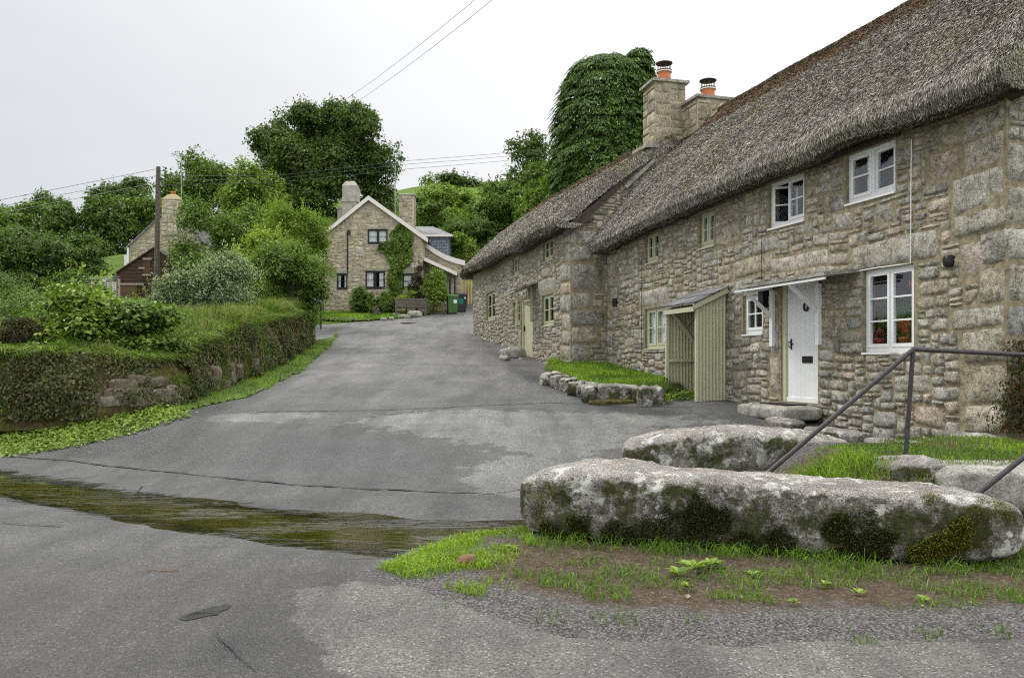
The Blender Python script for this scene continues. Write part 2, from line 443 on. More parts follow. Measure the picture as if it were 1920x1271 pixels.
# ================================================================ setting: ground, road, water
def sdpoly(X, Y, poly):
    """signed distance to a polygon, positive inside"""
    poly = np.asarray(poly, float)[:, :2]; sh = X.shape; P = np.stack([X.ravel(), Y.ravel()], 1); d = np.full(len(P), 1e9)
    for i in range(len(poly)):
        a = poly[i]; b = poly[(i + 1) % len(poly)]; ab = b - a
        t = np.clip(((P - a) @ ab) / (ab @ ab + 1e-12), 0, 1)
        d = np.minimum(d, np.linalg.norm(P - a - t[:, None] * ab, axis=1))
    return np.where(inpoly(P[:, 0], P[:, 1], poly), d, -d).reshape(sh)
def pixpoly(pts): return np.array([hit(*p)[:2] for p in pts])
def attr(o, name, vals):
    a = o.data.attributes.new(name, 'FLOAT', 'POINT'); a.data.foreach_set('value', np.asarray(vals, np.float32).ravel())

def m_ground():
    t = NT('ground_cover'); n1 = t.noise(.12, 5, .6); n2 = t.noise(1.6, 6, .7); n3 = t.noise(22, 4, .8)
    c = t.ramp(n1, [(.35, (.085, .14, .022)), (.55, (.125, .20, .03)), (.7, (.10, .14, .035))])
    c = t.mix(1., c, t.ramp(n2, [(.3, .6), (.7, 1.3)]), 'MULTIPLY'); c = t.mix(1., c, t.ramp(n3, [(.3, .6), (.7, 1.35)]), 'MULTIPLY')
    t.princ(c, .9, t.bump(n3, .8, .1), .1); return t.m
def m_road():
    t = NT('asphalt')
    pa = t.n('ShaderNodeAttribute', attribute_name='patch').outputs['Fac']; wa = t.n('ShaderNodeAttribute', attribute_name='damp').outputs['Fac']
    e = t.math('ADD', pa, t.math('MULTIPLY', t.math('SUBTRACT', t.noise(3.2, 6, .7), .5), .9))
    pm = t.ramp(e, [(.47, 0.), (.55, 1.)])
    w = t.math('ADD', wa, t.math('MULTIPLY', t.math('SUBTRACT', t.noise(2.2, 6, .7), .5), .9)); wm = t.ramp(w, [(.3, 0.), (.75, 1.)])
    chip = t.voro(95, out='Color'); cd = t.voro(95)
    chipv = t.sep(chip)[0]
    streak = t.noise(1., 6, .65, t.scaled(1.6, .28, 1., (0, 0, R_(14))))
    base = t.ramp(t.noise(.9, 6, .7), [(.3, (.050, .050, .050)), (.7, (.092, .091, .088))])
    base = t.mix(1., base, t.ramp(streak, [(.34, .66), (.5, 1.), (.66, 1.25)]), 'MULTIPLY')
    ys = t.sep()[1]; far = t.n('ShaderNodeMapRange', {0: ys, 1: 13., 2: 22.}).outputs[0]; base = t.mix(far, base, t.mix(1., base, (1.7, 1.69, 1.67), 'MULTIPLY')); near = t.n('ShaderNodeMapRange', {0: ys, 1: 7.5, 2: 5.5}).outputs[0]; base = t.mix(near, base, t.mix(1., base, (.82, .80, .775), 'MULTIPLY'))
    base = t.mix(pm, base, t.mix(1., base, (1.85, 1.86, 1.80), 'MULTIPLY'))
    base = t.mix(t.math('MULTIPLY', wm, .85), base, t.mix(1., base, (.42, .42, .45), 'MULTIPLY'))
    sp = t.ramp(chipv, [(.04, .18), (.2, .75), (.8, 1.1), (.94, 1.6), (.99, 2.8)])
    base = t.mix(.85, base, t.mix(1., base, sp, 'MULTIPLY'))
    fine = t.noise(180, 2, .8); base = t.mix(1., base, t.ramp(fine, [(.3, .6), (.7, 1.4)]), 'MULTIPLY')
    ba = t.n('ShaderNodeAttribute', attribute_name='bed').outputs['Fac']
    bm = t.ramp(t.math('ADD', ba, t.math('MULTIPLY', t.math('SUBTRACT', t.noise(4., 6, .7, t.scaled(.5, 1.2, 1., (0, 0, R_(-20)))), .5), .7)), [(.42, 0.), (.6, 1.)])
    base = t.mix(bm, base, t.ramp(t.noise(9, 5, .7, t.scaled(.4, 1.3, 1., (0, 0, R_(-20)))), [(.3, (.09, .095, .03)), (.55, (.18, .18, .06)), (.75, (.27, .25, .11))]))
    fa = t.n('ShaderNodeAttribute', attribute_name='film').outputs['Fac']
    flow = t.scaled(.5, 1.7, 1., (0, 0, R_(-20)))
    fm = t.ramp(t.math('ADD', fa, t.math('MULTIPLY', t.math('SUBTRACT', t.noise(3.5, 7, .75, flow), .5), 1.3)), [(.5, 0.), (.68, 1.)])
    base = t.mix(t.math('MULTIPLY', fm, .6), base, t.mix(1., base, (.5, .5, .5), 'MULTIPLY'))
    rg = t.math('SUBTRACT', t.math('ADD', .62, t.math('MULTIPLY', chipv, .2)), t.math('MULTIPLY', wm, .34))
    rg = t.math('SUBTRACT', rg, t.math('MULTIPLY', rg, t.math('MULTIPLY', fm, .78)))
    h = t.math('ADD', t.math('SUBTRACT', 1., cd), t.math('MULTIPLY', t.noise(30, 5), .8))
    nb = t.bump(h, t.math('SUBTRACT', .85, t.math('MULTIPLY', fm, .75)), .007); nb = t.bump(t.noise(1.4, 4), .25, .05, nb)
    p = t.princ(base, .6, nb, .42); t.link(rg, p.inputs['Roughness']); return t.m
def m_water(name, col, wave=1.):
    t = NT(name)
    w1 = t.noise(6., 1, .5, t.scaled(.55, 1.9, 1., (0, 0, R_(-20))), .5); w2 = t.noise(15., 1, .5, t.scaled(.5, 1.6, 1., (0, 0, R_(-20))))
    nb = t.bump(t.math('ADD', w1, t.math('MULTIPLY', w2, .3)), t.math('MULTIPLY', t.ramp(t.noise(1.5, 3, .6, t.scaled(.5, 1.6, 1., (0, 0, R_(-20)))), [(.42, .10), (.62, 1.)]), wave), .02)
    g = t.n('ShaderNodeBsdfGlossy', {'Roughness': .08, 'Normal': nb, 'Color': (1, 1, 1, 1)})
    tr = t.n('ShaderNodeBsdfTransparent', {'Color': (*col, 1)})
    fr = t.math('MULTIPLY', t.n('ShaderNodeFresnel', {'IOR': 1.33, 'Normal': nb}).outputs[0], 1.05)
    mx = t.n('ShaderNodeMixShader', {0: fr, 1: tr.outputs[0], 2: g.outputs[0]}); t.link(mx.outputs[0], t.out.inputs[0]); return t.m
def m_soil():
    t = NT('soil')
    e = t.n('ShaderNodeAttribute', attribute_name='core').outputs['Fac']
    e = t.math('ADD', e, t.math('MULTIPLY', t.math('SUBTRACT', t.noise(4., 6, .75), .5), .8)); k = t.ramp(e, [(.3, 0.), (.6, 1.)])
    ch = t.voro(85, out='Color'); cv = t.sep(ch)[0]
    grav = t.ramp(cv, [(0., (.035, .032, .028)), (.4, (.075, .072, .067)), (.8, (.125, .12, .112)), (.97, (.2, .195, .185))])
    n = t.noise(14, 6, .75); soil = t.ramp(n, [(.3, (.032, .022, .013)), (.55, (.075, .052, .033)), (.75, (.12, .088, .06))])
    soil = t.mix(t.ramp(cv, [(.9, 0.), (.93, .5)]), soil, (.22, .2, .17))
    c = t.mix(k, grav, soil)
    t.princ(c, .9, t.bump(t.math('ADD', n, t.math('MULTIPLY', t.voro(85), -.8)), .9, .012), .25); return t.m
M['ground'] = m_ground(); M['road'] = m_road(); M['soil'] = m_soil()
M['water'] = m_water('stream_water', (.62, .60, .34)); M['puddle_water'] = m_water('puddle_water', (.16, .18, .08), .03)
M['tar'] = m_plain('tar', (.018, .018, .019), .5, .3, 30)

# --- ground sheet, out to the horizon
xs = np.unique(np.r_[np.linspace(-420, -60, 28), np.linspace(-60, -16, 45), np.linspace(-16, 12, 113), np.linspace(12, 60, 40), np.linspace(60, 420, 28)])
ys = np.unique(np.r_[np.linspace(-12, 3, 12), np.linspace(3, 34, 125), np.linspace(34, 60, 53), np.linspace(60, 160, 60), np.linspace(160, 420, 25)])
GX, GY = np.meshgrid(xs, ys, indexing='ij')
gzz = G(GX, GY) - .05 + np.where(GY > 60, 1., 0) * (.7 * vn2(GX, GY, .05, 3, 2))
mb = MB(); mb.grid(np.stack([GX, GY, gzz], -1)); struct('ground', mb, M['ground'], True)

# --- road: one strip, its edges under the verges
EDGE_L = pixpoly([(-330, 838), (0, 828), (150, 806), (250, 790), (330, 776), (390, 763), (470, 745), (560, 700), (610, 660), (633, 632), (628, 622)])
def road_rows():
    d = np.unique(np.r_[np.arange(-6, 3, .5), np.arange(3, 12, .06), np.arange(12, 24, .15), np.arange(24, 54, .4)])
    el = np.interp(d, [-6, 12.4, 13, 16, 20, 26, 31, 34, 36.8, 38, 42, 45, 47.2, 54], [-22, -22, -22, -22, -22, -22, -22, -14, -12.5, -8.8, -4.85, -4.1, -2.9, -2.6])
    er = np.interp(d, [-6, 9, 10, 14, 20, 33, 34, 54], [9, 9, 5.6, 5.2, 3.0, -1.0, 9, 9])
    return d, el, er
d, el, er = road_rows(); tt = np.linspace(0, 1, 261)
w = np.where(d < 30.5, 1., 0)[:, None]
RXn = np.interp(tt, [0, .12, .88, 1], [-22, -6.5, 5.5, 9])[None, :]
RX = w * RXn + (1 - w) * (el[:, None] + (er - el)[:, None] * tt[None]); RY = np.repeat(d[:, None], len(tt), 1)
RZ = G0(RX, RY) + .006 * vn2(RX, RY, 1.5, 5, 3) + .030 * vn2(RX * .6, RY * 1.3, 1.7, 15, 3) * np.exp(-((RY - stream_mid(RX)) / 1.0) ** 2) * (RX < 2)
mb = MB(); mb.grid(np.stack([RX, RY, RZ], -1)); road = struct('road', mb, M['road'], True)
pt1 = pixpoly([(545, 1150), (565, 1105), (640, 1092), (760, 1096), (1000, 1150), (1300, 1190), (1920, 1200), (2100, 1271), (2100, 1400), (700, 1400), (640, 1271), (600, 1225)])
pt2 = pixpoly([(640, 795), (690, 775), (900, 765), (1200, 770), (1380, 790), (1250, 800), (1130, 850), (1010, 905), (870, 915), (880, 880), (980, 850), (850, 825)])
pt3 = pixpoly([(360, 795), (400, 775), (560, 772), (640, 778), (540, 793)])
pt5 = pixpoly([(725, 784), (790, 770), (845, 768), (850, 778), (800, 784)])
pt4 = pixpoly([(870, 925), (960, 890), (1060, 905), (1010, 935)])
pa = np.maximum.reduce([sdpoly(RX, RY, p) / sc for p, sc in ((pt1, .3), (pt2, 1.1), (pt3, .6), (pt4, .4))])
up = sstep(14, 24, RY) * .35
attr(road, 'patch', np.clip(.5 + .5 * pa, 0, 1) * np.where(RY > 13, .9, 1) + up * 0)
sd_s = np.abs(RY - stream_mid(RX)); dw = np.exp(-(sd_s / .95) ** 2) * .8 * (RX < 2.5)
wet1 = pixpoly([(-200, 860), (250, 800), (480, 795), (760, 830), (860, 880), (700, 905), (300, 880), (-200, 850)])
wet2 = pixpoly([(380, 1180), (520, 1140), (600, 1240), (640, 1300), (250, 1300), (200, 1240)])
wet4 = pixpoly([(430, 790), (620, 770), (700, 700), (740, 640), (770, 640), (740, 710), (660, 780), (560, 800)])
wet5 = pixpoly([(560, 772), (640, 762), (700, 768), (640, 778)])
wet3 = pixpoly([(900, 640), (980, 690), (1100, 745), (1400, 790), (1150, 775), (960, 700)])
for p, a in ((wet1, .75), (wet2, .8), (wet3, 1.), (wet4, .7), (wet5, .9)): dw = np.maximum(dw, a * np.clip(.5 + sdpoly(RX, RY, p) / .9, 0, 1))
attr(road, 'damp', dw)
attr(road, 'film', np.clip(1.5 - sd_s / (.95 + .2 * np.clip(RX + 6, 0, 6) / 6), 0, 1) * (RX < 3) * .8)
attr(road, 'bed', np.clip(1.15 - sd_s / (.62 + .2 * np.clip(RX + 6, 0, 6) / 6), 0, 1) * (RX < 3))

# --- the stream over the ford and the small puddle
xs_ = np.linspace(-16, 1.6, 90); vs_ = np.linspace(-1.35, 1.35, 16)
P = np.array([[[x, stream_mid(x) + v, -.030 + .003 * math.sin(3 * x)] for v in vs_] for x in xs_])
mb = MB(); mb.grid(P); struct('stream', mb, M['water'], True)
pud = pixpoly([(334, 1160), (350, 1153), (372, 1146), (398, 1138), (428, 1134), (434, 1137), (424, 1143), (412, 1147), (408, 1153), (385, 1156), (362, 1162), (345, 1164)])
mb = MB(); mb.fan(np.column_stack([pud, np.full(len(pud), .005)]), flip=True); struct('puddle', mb, M['puddle_water'])

# --- seams and cracks in the asphalt
def seam(mb, pix, w, seed):
    P = np.array([hit(*p) for p in pix]); P = resample(P, .05) if len(P) > 1 else P
    r = np.random.default_rng(seed); n = len(P)
    off = vnoise(P, 2.2, seed, 4) * .07
    t = np.gradient(P[:, :2], axis=0); t /= np.linalg.norm(t, axis=1)[:, None] + 1e-9; nn = np.stack([-t[:, 1], t[:, 0]], 1)
    ww = w * (.35 + .65 * np.abs(vnoise(P, 3.5, seed + 3, 3)) * 2.2)
    L = P[:, :2] + nn * (off + ww / 2)[:, None]; Rr = P[:, :2] + nn * (off - ww / 2)[:, None]
    g = lambda q: np.column_stack([q, G0(q[:, 0], q[:, 1]) + .012])
    mb.grid(np.stack([g(L), g(Rr)], 1))
mb = MB()
seam(mb, [(-120, 852), (0, 855), (120, 863), (260, 880), (420, 897), (560, 910), (700, 917), (850, 925), (930, 926)], .05, 1)
seam(mb, [(930, 926), (980, 921), (1010, 912)], .03, 2)
seam(mb, [(620, 771), (760, 768), (900, 760), (1060, 755)], .05, 3)
seam(mb, [(480, 772), (620, 771)], .07, 33)
seam(mb, [(665, 787), (760, 773), (850, 765), (860, 762)], .04, 4)
seam(mb, [(408, 1185), (432, 1215), (455, 1240), (480, 1262)], .013, 5)
seam(mb, [(0, 982), (60, 984), (125, 987)], .025, 6)
seam(mb, [(245, 932), (258, 922), (270, 912)], .02, 7)
seam(mb, [(1060, 757), (1180, 762), (1300, 764)], .03, 8)
struct('road_seams', mb, M['tar'])
mb = MB(); c = hit(765, 606); mb.lathe((c[0], c[1], c[2] + .0), [(.0, .014), (.36, .014), (.4, .0)], 20); struct('drain_cover', mb, M['tar'])

# --- soil bank under the granite blocks
so = pixpoly([(700, 1072), (745, 1058), (800, 1040), (860, 1026), (930, 1015), (985, 1000)]).tolist() + [[.3, 7.6], [1.0, 7.75], [1.7, 8.5], [2.2, 9.2], [3.2, 9.3], [3.9, 9.9], [4.6, 10.3], [5.4, 10.2], [5.9, 9.2], [9.5, 8.6], [9.5, 4.9]] + pixpoly([(2000, 1200), (1700, 1200), (1400, 1212), (1200, 1208), (1000, 1185), (900, 1152), (830, 1125), (765, 1100)]).tolist()
SOIL = np.array(so)
sx = np.arange(-1.4, 9.6, .06); sy = np.arange(4.1, 12, .06); SX, SY = np.meshgrid(sx, sy, indexing='ij')
sdv = sdpoly(SX, SY, SOIL) + .10 * vn2(SX, SY, 2.5, 9, 3)
def soil_z(X, Y, sdv):
    return np.maximum(G0(X, Y), 0) + np.clip(sdv, -.3, .3) * .10 + .018 * vn2(X, Y, 4, 12, 3) * sstep(0, .12, sdv) + .02 * sstep(.05, .3, sdv)
SZ = soil_z(SX, SY, sdv); keepv = sdv > -.12
mb = MB(); I = np.arange(SX.size).reshape(SX.shape); q = np.stack([I[:-1, :-1], I[1:, :-1], I[1:, 1:], I[:-1, 1:]], -1).reshape(-1, 4)
kv = keepv.ravel(); q = q[kv[q].all(1)]
mb.add(np.stack([SX, SY, SZ], -1).reshape(-1, 3), q); soil = struct('soil', mb, M['soil'], True)
attr(soil, 'core', np.clip(sdv / .9 - .1, 0, 1))
def gs(X, Y):
    sd = sdpoly(np.asarray(X), np.asarray(Y), SOIL) + .10 * vn2(X, Y, 2.5, 9, 3)
    return soil_z(X, Y, sd)
# ================================================================ buildings
GRAN = [(0, (.20, .19, .16)), (.16, (.35, .33, .265)), (.32, (.27, .265, .235)), (.48, (.39, .355, .27)), (.62, (.30, .265, .18)), (.76, (.37, .36, .315)), (.90, (.36, .29, .215)), (1., (.44, .42, .36))]
M['granite'] = m_stone('granite_rubble', GRAN, 1., 1., 1., .62)
M['granite_warm'] = m_stone('granite_warm', [(0, (.33, .29, .20)), (.25, (.44, .40, .30)), (.5, (.37, .34, .27)), (.7, (.48, .42, .30)), (.88, (.44, .34, .22)), (1., (.52, .49, .43))], .4, .8, .6, .25)
M['granite_block'] = m_stone('granite_blocks', [(0, (.25, .225, .16)), (.4, (.38, .34, .24)), (.7, (.32, .26, .16)), (1., (.43, .395, .30))], .5, 1., .7, .3)
M['mortar'] = m_plain('lime_mortar', (.245, .21, .135), .95, .45, 14, .9)
M['mortar_pale'] = m_plain('pale_mortar', (.40, .35, .25), .95, .2, 9, .6)
M['white'] = m_plain('white_paint', (.78, .79, .78), .4, .04, 5, .1)
M['cream'] = m_plain('cream_green_paint', (.50, .50, .34), .45, .06, 5, .1)
M['iron_black'] = m_plain('black_iron', (.012, .012, .013), .45, .3, 30)
M['terracotta'] = m_plain('terracotta', (.52, .17, .065), .7, .2, 14, .3)
M['soot'] = m_plain('sooty_metal', (.045, .028, .024), .6, .3, 20)
M['slate'] = None
M['timber_dark'] = m_plain('dark_timber', (.055, .043, .035), .8, .4, 12, .5)
M['plaster_pale'] = m_plain('pale_trim', (.74, .69, .64), .6, .06, 4)
M['render_grey'] = m_plain('weathered_render', (.36, .34, .28), .9, .3, 5, .5)
M['curtain'] = m_plain('white_curtain', (.82, .82, .82), .9, .08, 20)
M['slab'] = m_stone('granite_slab', [(0, (.27, .255, .22)), (1, (.33, .32, .28))], .8, .8, 1., .3)
M['interior'] = m_plain('dim_interior', (.10, .09, .075), .9)
def m_slate():
    t = NT('roof_slates')
    b = t.n('ShaderNodeTexBrick', {'Vector': t.n('ShaderNodeTexCoord').outputs['UV'], 'Scale': 1., 'Mortar Size': .006, 'Brick Width': .28, 'Row Height': .16, 'Color1': (.10, .11, .125, 1), 'Color2': (.17, .175, .19, 1), 'Mortar': (.02, .02, .022, 1)})
    c = t.mix(1., b.outputs[0], t.ramp(t.noise(6, 5, .7), [(.3, .6), (.7, 1.5)]), 'MULTIPLY')
    t.princ(c, .5, t.bump(t.noise(30, 4), .4, .01), .5); return t.m
def m_slate_plain(name, lo, hi, sx, sz):
    t = NT(name)
    s = t.sep(); v = t.n('ShaderNodeCombineXYZ', {0: t.math('ADD', s[0], s[1]), 1: s[2], 2: 0.}).outputs[0]
    b = t.n('ShaderNodeTexBrick', {'Vector': v, 'Scale': 1., 'Mortar Size': .012, 'Brick Width': sx, 'Row Height': sz, 'Color1': (*lo, 1), 'Color2': (*hi, 1), 'Mortar': (.02, .02, .022, 1)})
    c = t.mix(1., b.outputs[0], t.ramp(t.noise(5, 5, .7), [(.3, .6), (.7, 1.5)]), 'MULTIPLY')
    t.princ(c, .5, t.bump(t.noise(30, 4), .4, .01), .5); return t.m
M['slate'] = m_slate_plain('roof_slates', (.10, .105, .115), (.20, .20, .205), .35, .17)
M['slate_hung'] = m_slate_plain('hung_slates', (.15, .17, .20), (.20, .22, .25), .3, .18)
def m_glass():
    t = NT('window_glass')
    g = t.n('ShaderNodeBsdfGlossy', {'Roughness': .02, 'Color': (.9, .93, .95, 1)}); tr = t.n('ShaderNodeBsdfTransparent', {'Color': (.95, .97, .97, 1)})
    fr = t.math('ADD', t.math('MULTIPLY', t.n('ShaderNodeFresnel', {'IOR': 1.45}).outputs[0], .15), .0)
    mx = t.n('ShaderNodeMixShader', {0: fr, 1: tr.outputs[0], 2: g.outputs[0]}); t.link(mx.outputs[0], t.out.inputs[0]); return t.m
M['glass'] = m_glass()
def m_thatch():
    t = NT('thatch')
    n = t.noise(2.2, 5, .7); fine = t.noise(48, 4, .8)
    c = t.ramp(n, [(.3, (.07, .06, .045)), (.5, (.115, .10, .08)), (.7, (.16, .145, .118))])
    c = t.mix(1., c, t.ramp(fine, [(.32, .25), (.5, 1.), (.7, 1.7)]), 'MULTIPLY')
    t.princ(c, .95, t.bump(fine, 1., .05), .1); return t.m
def m_straw(name, cols):
    t = NT(name); c = t.ramp(t.island(), cols)
    c = t.mix(1., c, t.ramp(t.noise(1.7, 5, .7), [(.3, .72), (.7, 1.25)]), 'MULTIPLY')
    g = t.ramp(t.noise(.9, 4, .7), [(.5, 0.), (.7, .55)])
    c = t.mix(g, c, t.mix(1., c, (.92, 1.0, .55), 'MULTIPLY'))
    t.princ(c, .85, None, .15); return t.m
M['thatch'] = m_thatch()
M['straw'] = m_straw('weathered_straw', [(0, (.06, .053, .042)), (.3, (.16, .142, .115)), (.6, (.30, .273, .23)), (.85, (.47, .44, .39)), (1., (.72, .69, .64))])
M['straw_ridge'] = m_straw('ridge_straw', [(0, (.06, .04, .025)), (.5, (.19, .13, .08)), (1., (.36, .27, .18))])

def strew(mb, Pn, N, nstraw, seed, fr, zr, A, ridge_w):
    r = np.random.default_rng(seed)
    area = np.linalg.norm(np.cross(Pn[1:, :-1] - Pn[:-1, :-1], Pn[:-1, 1:] - Pn[:-1, :-1]), axis=2)
    cd = np.linalg.norm(Pn[:-1, :-1].reshape(-1, 3) - np.array([0, 0, EYE]), axis=1).reshape(area.shape)
    wgt = (area * (1 / cd) ** .8).ravel(); pick = r.choice(len(wgt), nstraw, p=wgt / wgt.sum())
    ia = pick // area.shape[1]; iv = pick % area.shape[1]; fu = r.random(nstraw)[:, None]; fv = r.random(nstraw)[:, None]
    p = (Pn[ia, iv] * (1 - fu) + Pn[ia + 1, iv] * fu) * (1 - fv) + (Pn[ia, iv + 1] * (1 - fu) + Pn[ia + 1, iv + 1] * fu) * fv
    n = N[ia, iv]; down = np.array([0, 0, -1.]) - n * (-n[:, 2:3]); dl = np.linalg.norm(down, axis=1)[:, None]
    outw = np.append(fr.nrm, 0)
    down = np.where(dl > .25, down / (dl + 1e-9), outw + np.array([0, 0, -.4])); down /= np.linalg.norm(down, axis=1)[:, None]
    down = down + r.normal(size=(nstraw, 3)) * .2; down /= np.linalg.norm(down, axis=1)[:, None]
    lift = r.uniform(.0, .2, nstraw)[:, None]; dirv = down + n * lift
    L = r.uniform(.03, .085, nstraw)[:, None]; wd = (np.clip(np.linalg.norm(p - np.array([0, 0, EYE]), axis=1) / 1700, .006, .016) * r.uniform(.6, 1.3, nstraw))[:, None]
    side = np.cross(down, n + r.normal(size=(nstraw, 3)) * .3); side /= np.linalg.norm(side, axis=1)[:, None] + 1e-9
    b = p - down * L * .4 + n * .002; tip = p + dirv * L * .6 + n * .012
    vv = np.stack([b - side * wd / 2, b + side * wd / 2, tip + side * wd * .4, tip - side * wd * .4], 1).reshape(-1, 3)
    rz = p[:, 2] > zr(A[ia]) - ridge_w + .22 * vnoise(p, 2., 4, 2)
    qq = np.arange(4 * nstraw).reshape(-1, 4)
    k0 = mb.n; mb.add(vv, qq[~rz], m=1); k1 = mb.n; mb.n = k0; mb.add(np.zeros((0, 3)), qq[rz], m=2); mb.n = k1
def thatch(parent, fr, a0, a1, half, ze, zr, over=.42, end0=.3, end1=.3, hip1=None, nstraw=100000, seed=3, thick=.36, ridge_w=.7):
    """a thatched roof: ze(a) and zr(a) give eaves and ridge; hip1 = where the far hip starts and its fall"""
    A = np.linspace(a0 - end0, a1 + end1, 150)
    prof_ = []
    def section(a):
        e, z = ze(a), zr(a)
        fr_ = [(-.35, e + .30), (.02, e + .10), (over * .7, e - .03), (over, e + .02), (over + .07, e + .14), (over + .03, e + .30)]
        top = np.array([over + .03, e + .30]); rid = np.array([-half, z])
        for k in range(1, 26):
            t = k / 26; p = top + (rid - top) * t; p = p + np.array([.0, 1.]) * .16 * math.sin(math.pi * t) ** .8
            fr_.append(tuple(p))
        fr_ += [(-half + .12, z + .0), (-half, z + .03), (-half - .12, z)]
        bt = np.array([-2 * half - over, e + .3])
        for k in range(1, 9):
            p = rid + (bt - rid) * k / 9; fr_.append(tuple(p))
        fr_ += [(-2 * half - over - .05, e + .1), (-2 * half - over * .7, e - .03), (-2 * half, e + .1)]
        return fr_
    sec = np.array([section(a) for a in A])           # na x nv x 2
    off = sec[..., 0]; z = sec[..., 1]
    AA = np.repeat(A[:, None], off.shape[1], 1)
    if hip1 is not None:
        hz = (zr(hip1[0]) + .12 - np.maximum(A - hip1[0], 0) * hip1[1])[:, None] - .10 * np.abs(off + half) / half
        z = np.where(A[:, None] > hip1[0] - .3, np.minimum(z, np.maximum(hz, ze(A)[:, None] - .05 + 0 * z)), z)
    # worn, rounded ends
    for s_, e_ in ((a0 - end0, -1), (a1 + end1, 1)):
        d = np.abs(A - s_)[:, None]; kk = np.exp(-(d / .16) ** 2)
        mid = np.array(off.shape[1] * [0.]);
        z = z - kk * .10 * (off < over) * (off > -2 * half) * (np.arange(off.shape[1])[None] > 4) + kk * .06 * (np.arange(off.shape[1])[None] <= 4)
    Pn = fr.pt(AA, z, off)
    nz_ = vnoise(Pn.reshape(-1, 3), .55, seed, 2).reshape(z.shape) * .075 + vnoise(Pn.reshape(-1, 3), 3.2, seed + 2, 3).reshape(z.shape) * .014
    nz_[:, :2] = 0; nz_[:, -2:] = 0
    dA = np.gradient(Pn, axis=0); dV = np.gradient(Pn, axis=1); N = np.cross(dA, dV); N /= np.linalg.norm(N, axis=2)[..., None] + 1e-9
    c = Pn.mean((0, 1)); sgn = np.sign((N * (Pn - c)).sum(2).mean()); N = N * (sgn if sgn else 1)
    Pn = Pn + N * nz_[..., None]
    mb = MB(); mb.grid(Pn, 0)
    ctr = np.stack([fr.pt(A, np.array([ze(a) for a in A]) + .1, -half)] * Pn.shape[1], 1); inner = Pn + (ctr - Pn) * .12; mb.grid(inner, 0)
    for e in (0, -1): mb.grid(np.stack([Pn[e], inner[e]], 0), 0)
    # straw ends lying down the slope, and on the cut ends
    strew(mb, Pn[:, 1:41], N[:, 1:41], nstraw, seed + 8, fr, zr, A, ridge_w)
    for e, sg in ((0, -1), (-1, 1)):
        Pe = np.stack([Pn[e, 1:45], inner[e, 1:45]], 0); Ne = np.broadcast_to(np.append(fr.u * sg, 0), Pe.shape); strew(mb, Pe, Ne, nstraw // 14, seed + 20 + e, fr, zr, np.array([A[e], A[e]]), .1)
    return build('thatch_roof', mb, [M['thatch'], M['straw'], M['straw_ridge']], parent, True)
def window(parent, fr, a0, a1, z0, z1, cols=2, rows=2, paint='white', vbars=0, off=-.06, fw=.055, bars=.024, mull=.07, curtain=None, opened=None, sill=True, label=None, head=0.):
    """casement window: outer frame and mullions, casements with glazing bars, panes, sill"""
    mb = MB(); d0, d1 = off - .05, off
    fr.box(mb, a0, a0 + fw, z0, z1, d0, d1); fr.box(mb, a1 - fw, a1, z0, z1, d0, d1)
    fr.box(mb, a0 + fw, a1 - fw, z0, z0 + fw * 1.3, d0, d1); fr.box(mb, a0 + fw, a1 - fw, z1 - fw, z1, d0, d1)
    iw = (a1 - a0 - 2 * fw - (cols - 1) * mull * .6) / cols; lights = []
    for c in range(cols):
        l0 = a0 + fw + c * (iw + mull * .6); lights.append((l0, l0 + iw))
        if c: fr.box(mb, l0 - mull * .6, l0, z0 + fw * 1.3, z1 - fw, d0, d1 - .004)
    f = build('window', mb, M[paint], parent)
    if label: f['label'] = label
    zb, zt = z0 + fw * 1.3, z1 - fw; cw = .038
    for k, (l0, l1) in enumerate(lights):
        ang = opened.get(k, 0) if opened else 0
        mb = MB(); g = MB(); e0, e1 = off - .035, off + .012
        B = []
        B += [(l0, l0 + cw, zb, zt, e0, e1), (l1 - cw, l1, zb, zt, e0, e1), (l0 + cw, l1 - cw, zb, zb + cw * 1.3, e0, e1), (l0 + cw, l1 - cw, zt - cw, zt, e0, e1)]
        ih = (zt - zb - 2.3 * cw)
        for j in range(1, rows):
            zz = zb + cw * 1.3 + ih * j / rows; B.append((l0 + cw, l1 - cw, zz - bars / 2, zz + bars / 2, e0 + .01, e1 - .003))
        for j in range(vbars): xx = l0 + cw + (l1 - l0 - 2 * cw) * (j + 1) / (vbars + 1); B.append((xx - bars / 2, xx + bars / 2, zb + cw * 1.3, zt - cw, e0 + .012, e1 - .005))
        gl = (l0 + cw, l1 - cw, zb + cw, zt - cw, (e0 + e1) / 2 - .004, (e0 + e1) / 2 + .001)
        for b in B: fr.box(mb, *b)
        fr.box(g, *gl)
        for X in (mb, g):
            if ang:
                h = l1 if ang > 0 else l0; hp = fr.pt(h, 0, e1)[:2]; ca, sa = math.cos(R_(ang)), math.sin(R_(ang))
                for i, v in enumerate(X.V):
                    q = v[:, :2] - hp; X.V[i] = np.column_stack([q[:, 0] * ca - q[:, 1] * sa + hp[0], q[:, 0] * sa + q[:, 1] * ca + hp[1], v[:, 2]])
        build('casement', mb, M[paint], f); build('pane', g, M['glass'], f)
    if sill:
        mb = MB(); fr.box(mb, a0 - .004, a1 + .004, z0 - .03, z0 - .002, off - .04, .03); build('sill', mb, M[paint], f)
    if curtain:
        mb = MB()
        for (c0, c1) in curtain:
            t = np.linspace(0, 1, 24); aa = a0 + fw + (a1 - a0 - 2 * fw) * (c0 + (c1 - c0) * t); oo = off - .085 + .025 * np.sin(t * 26 * (c1 - c0) * 3)
            mb.grid(np.stack([fr.pt(aa, z0 + .03, oo), fr.pt(aa, z1 - .03, oo)], 1))
        build('curtain', mb, M['curtain'], f, True)
    return f

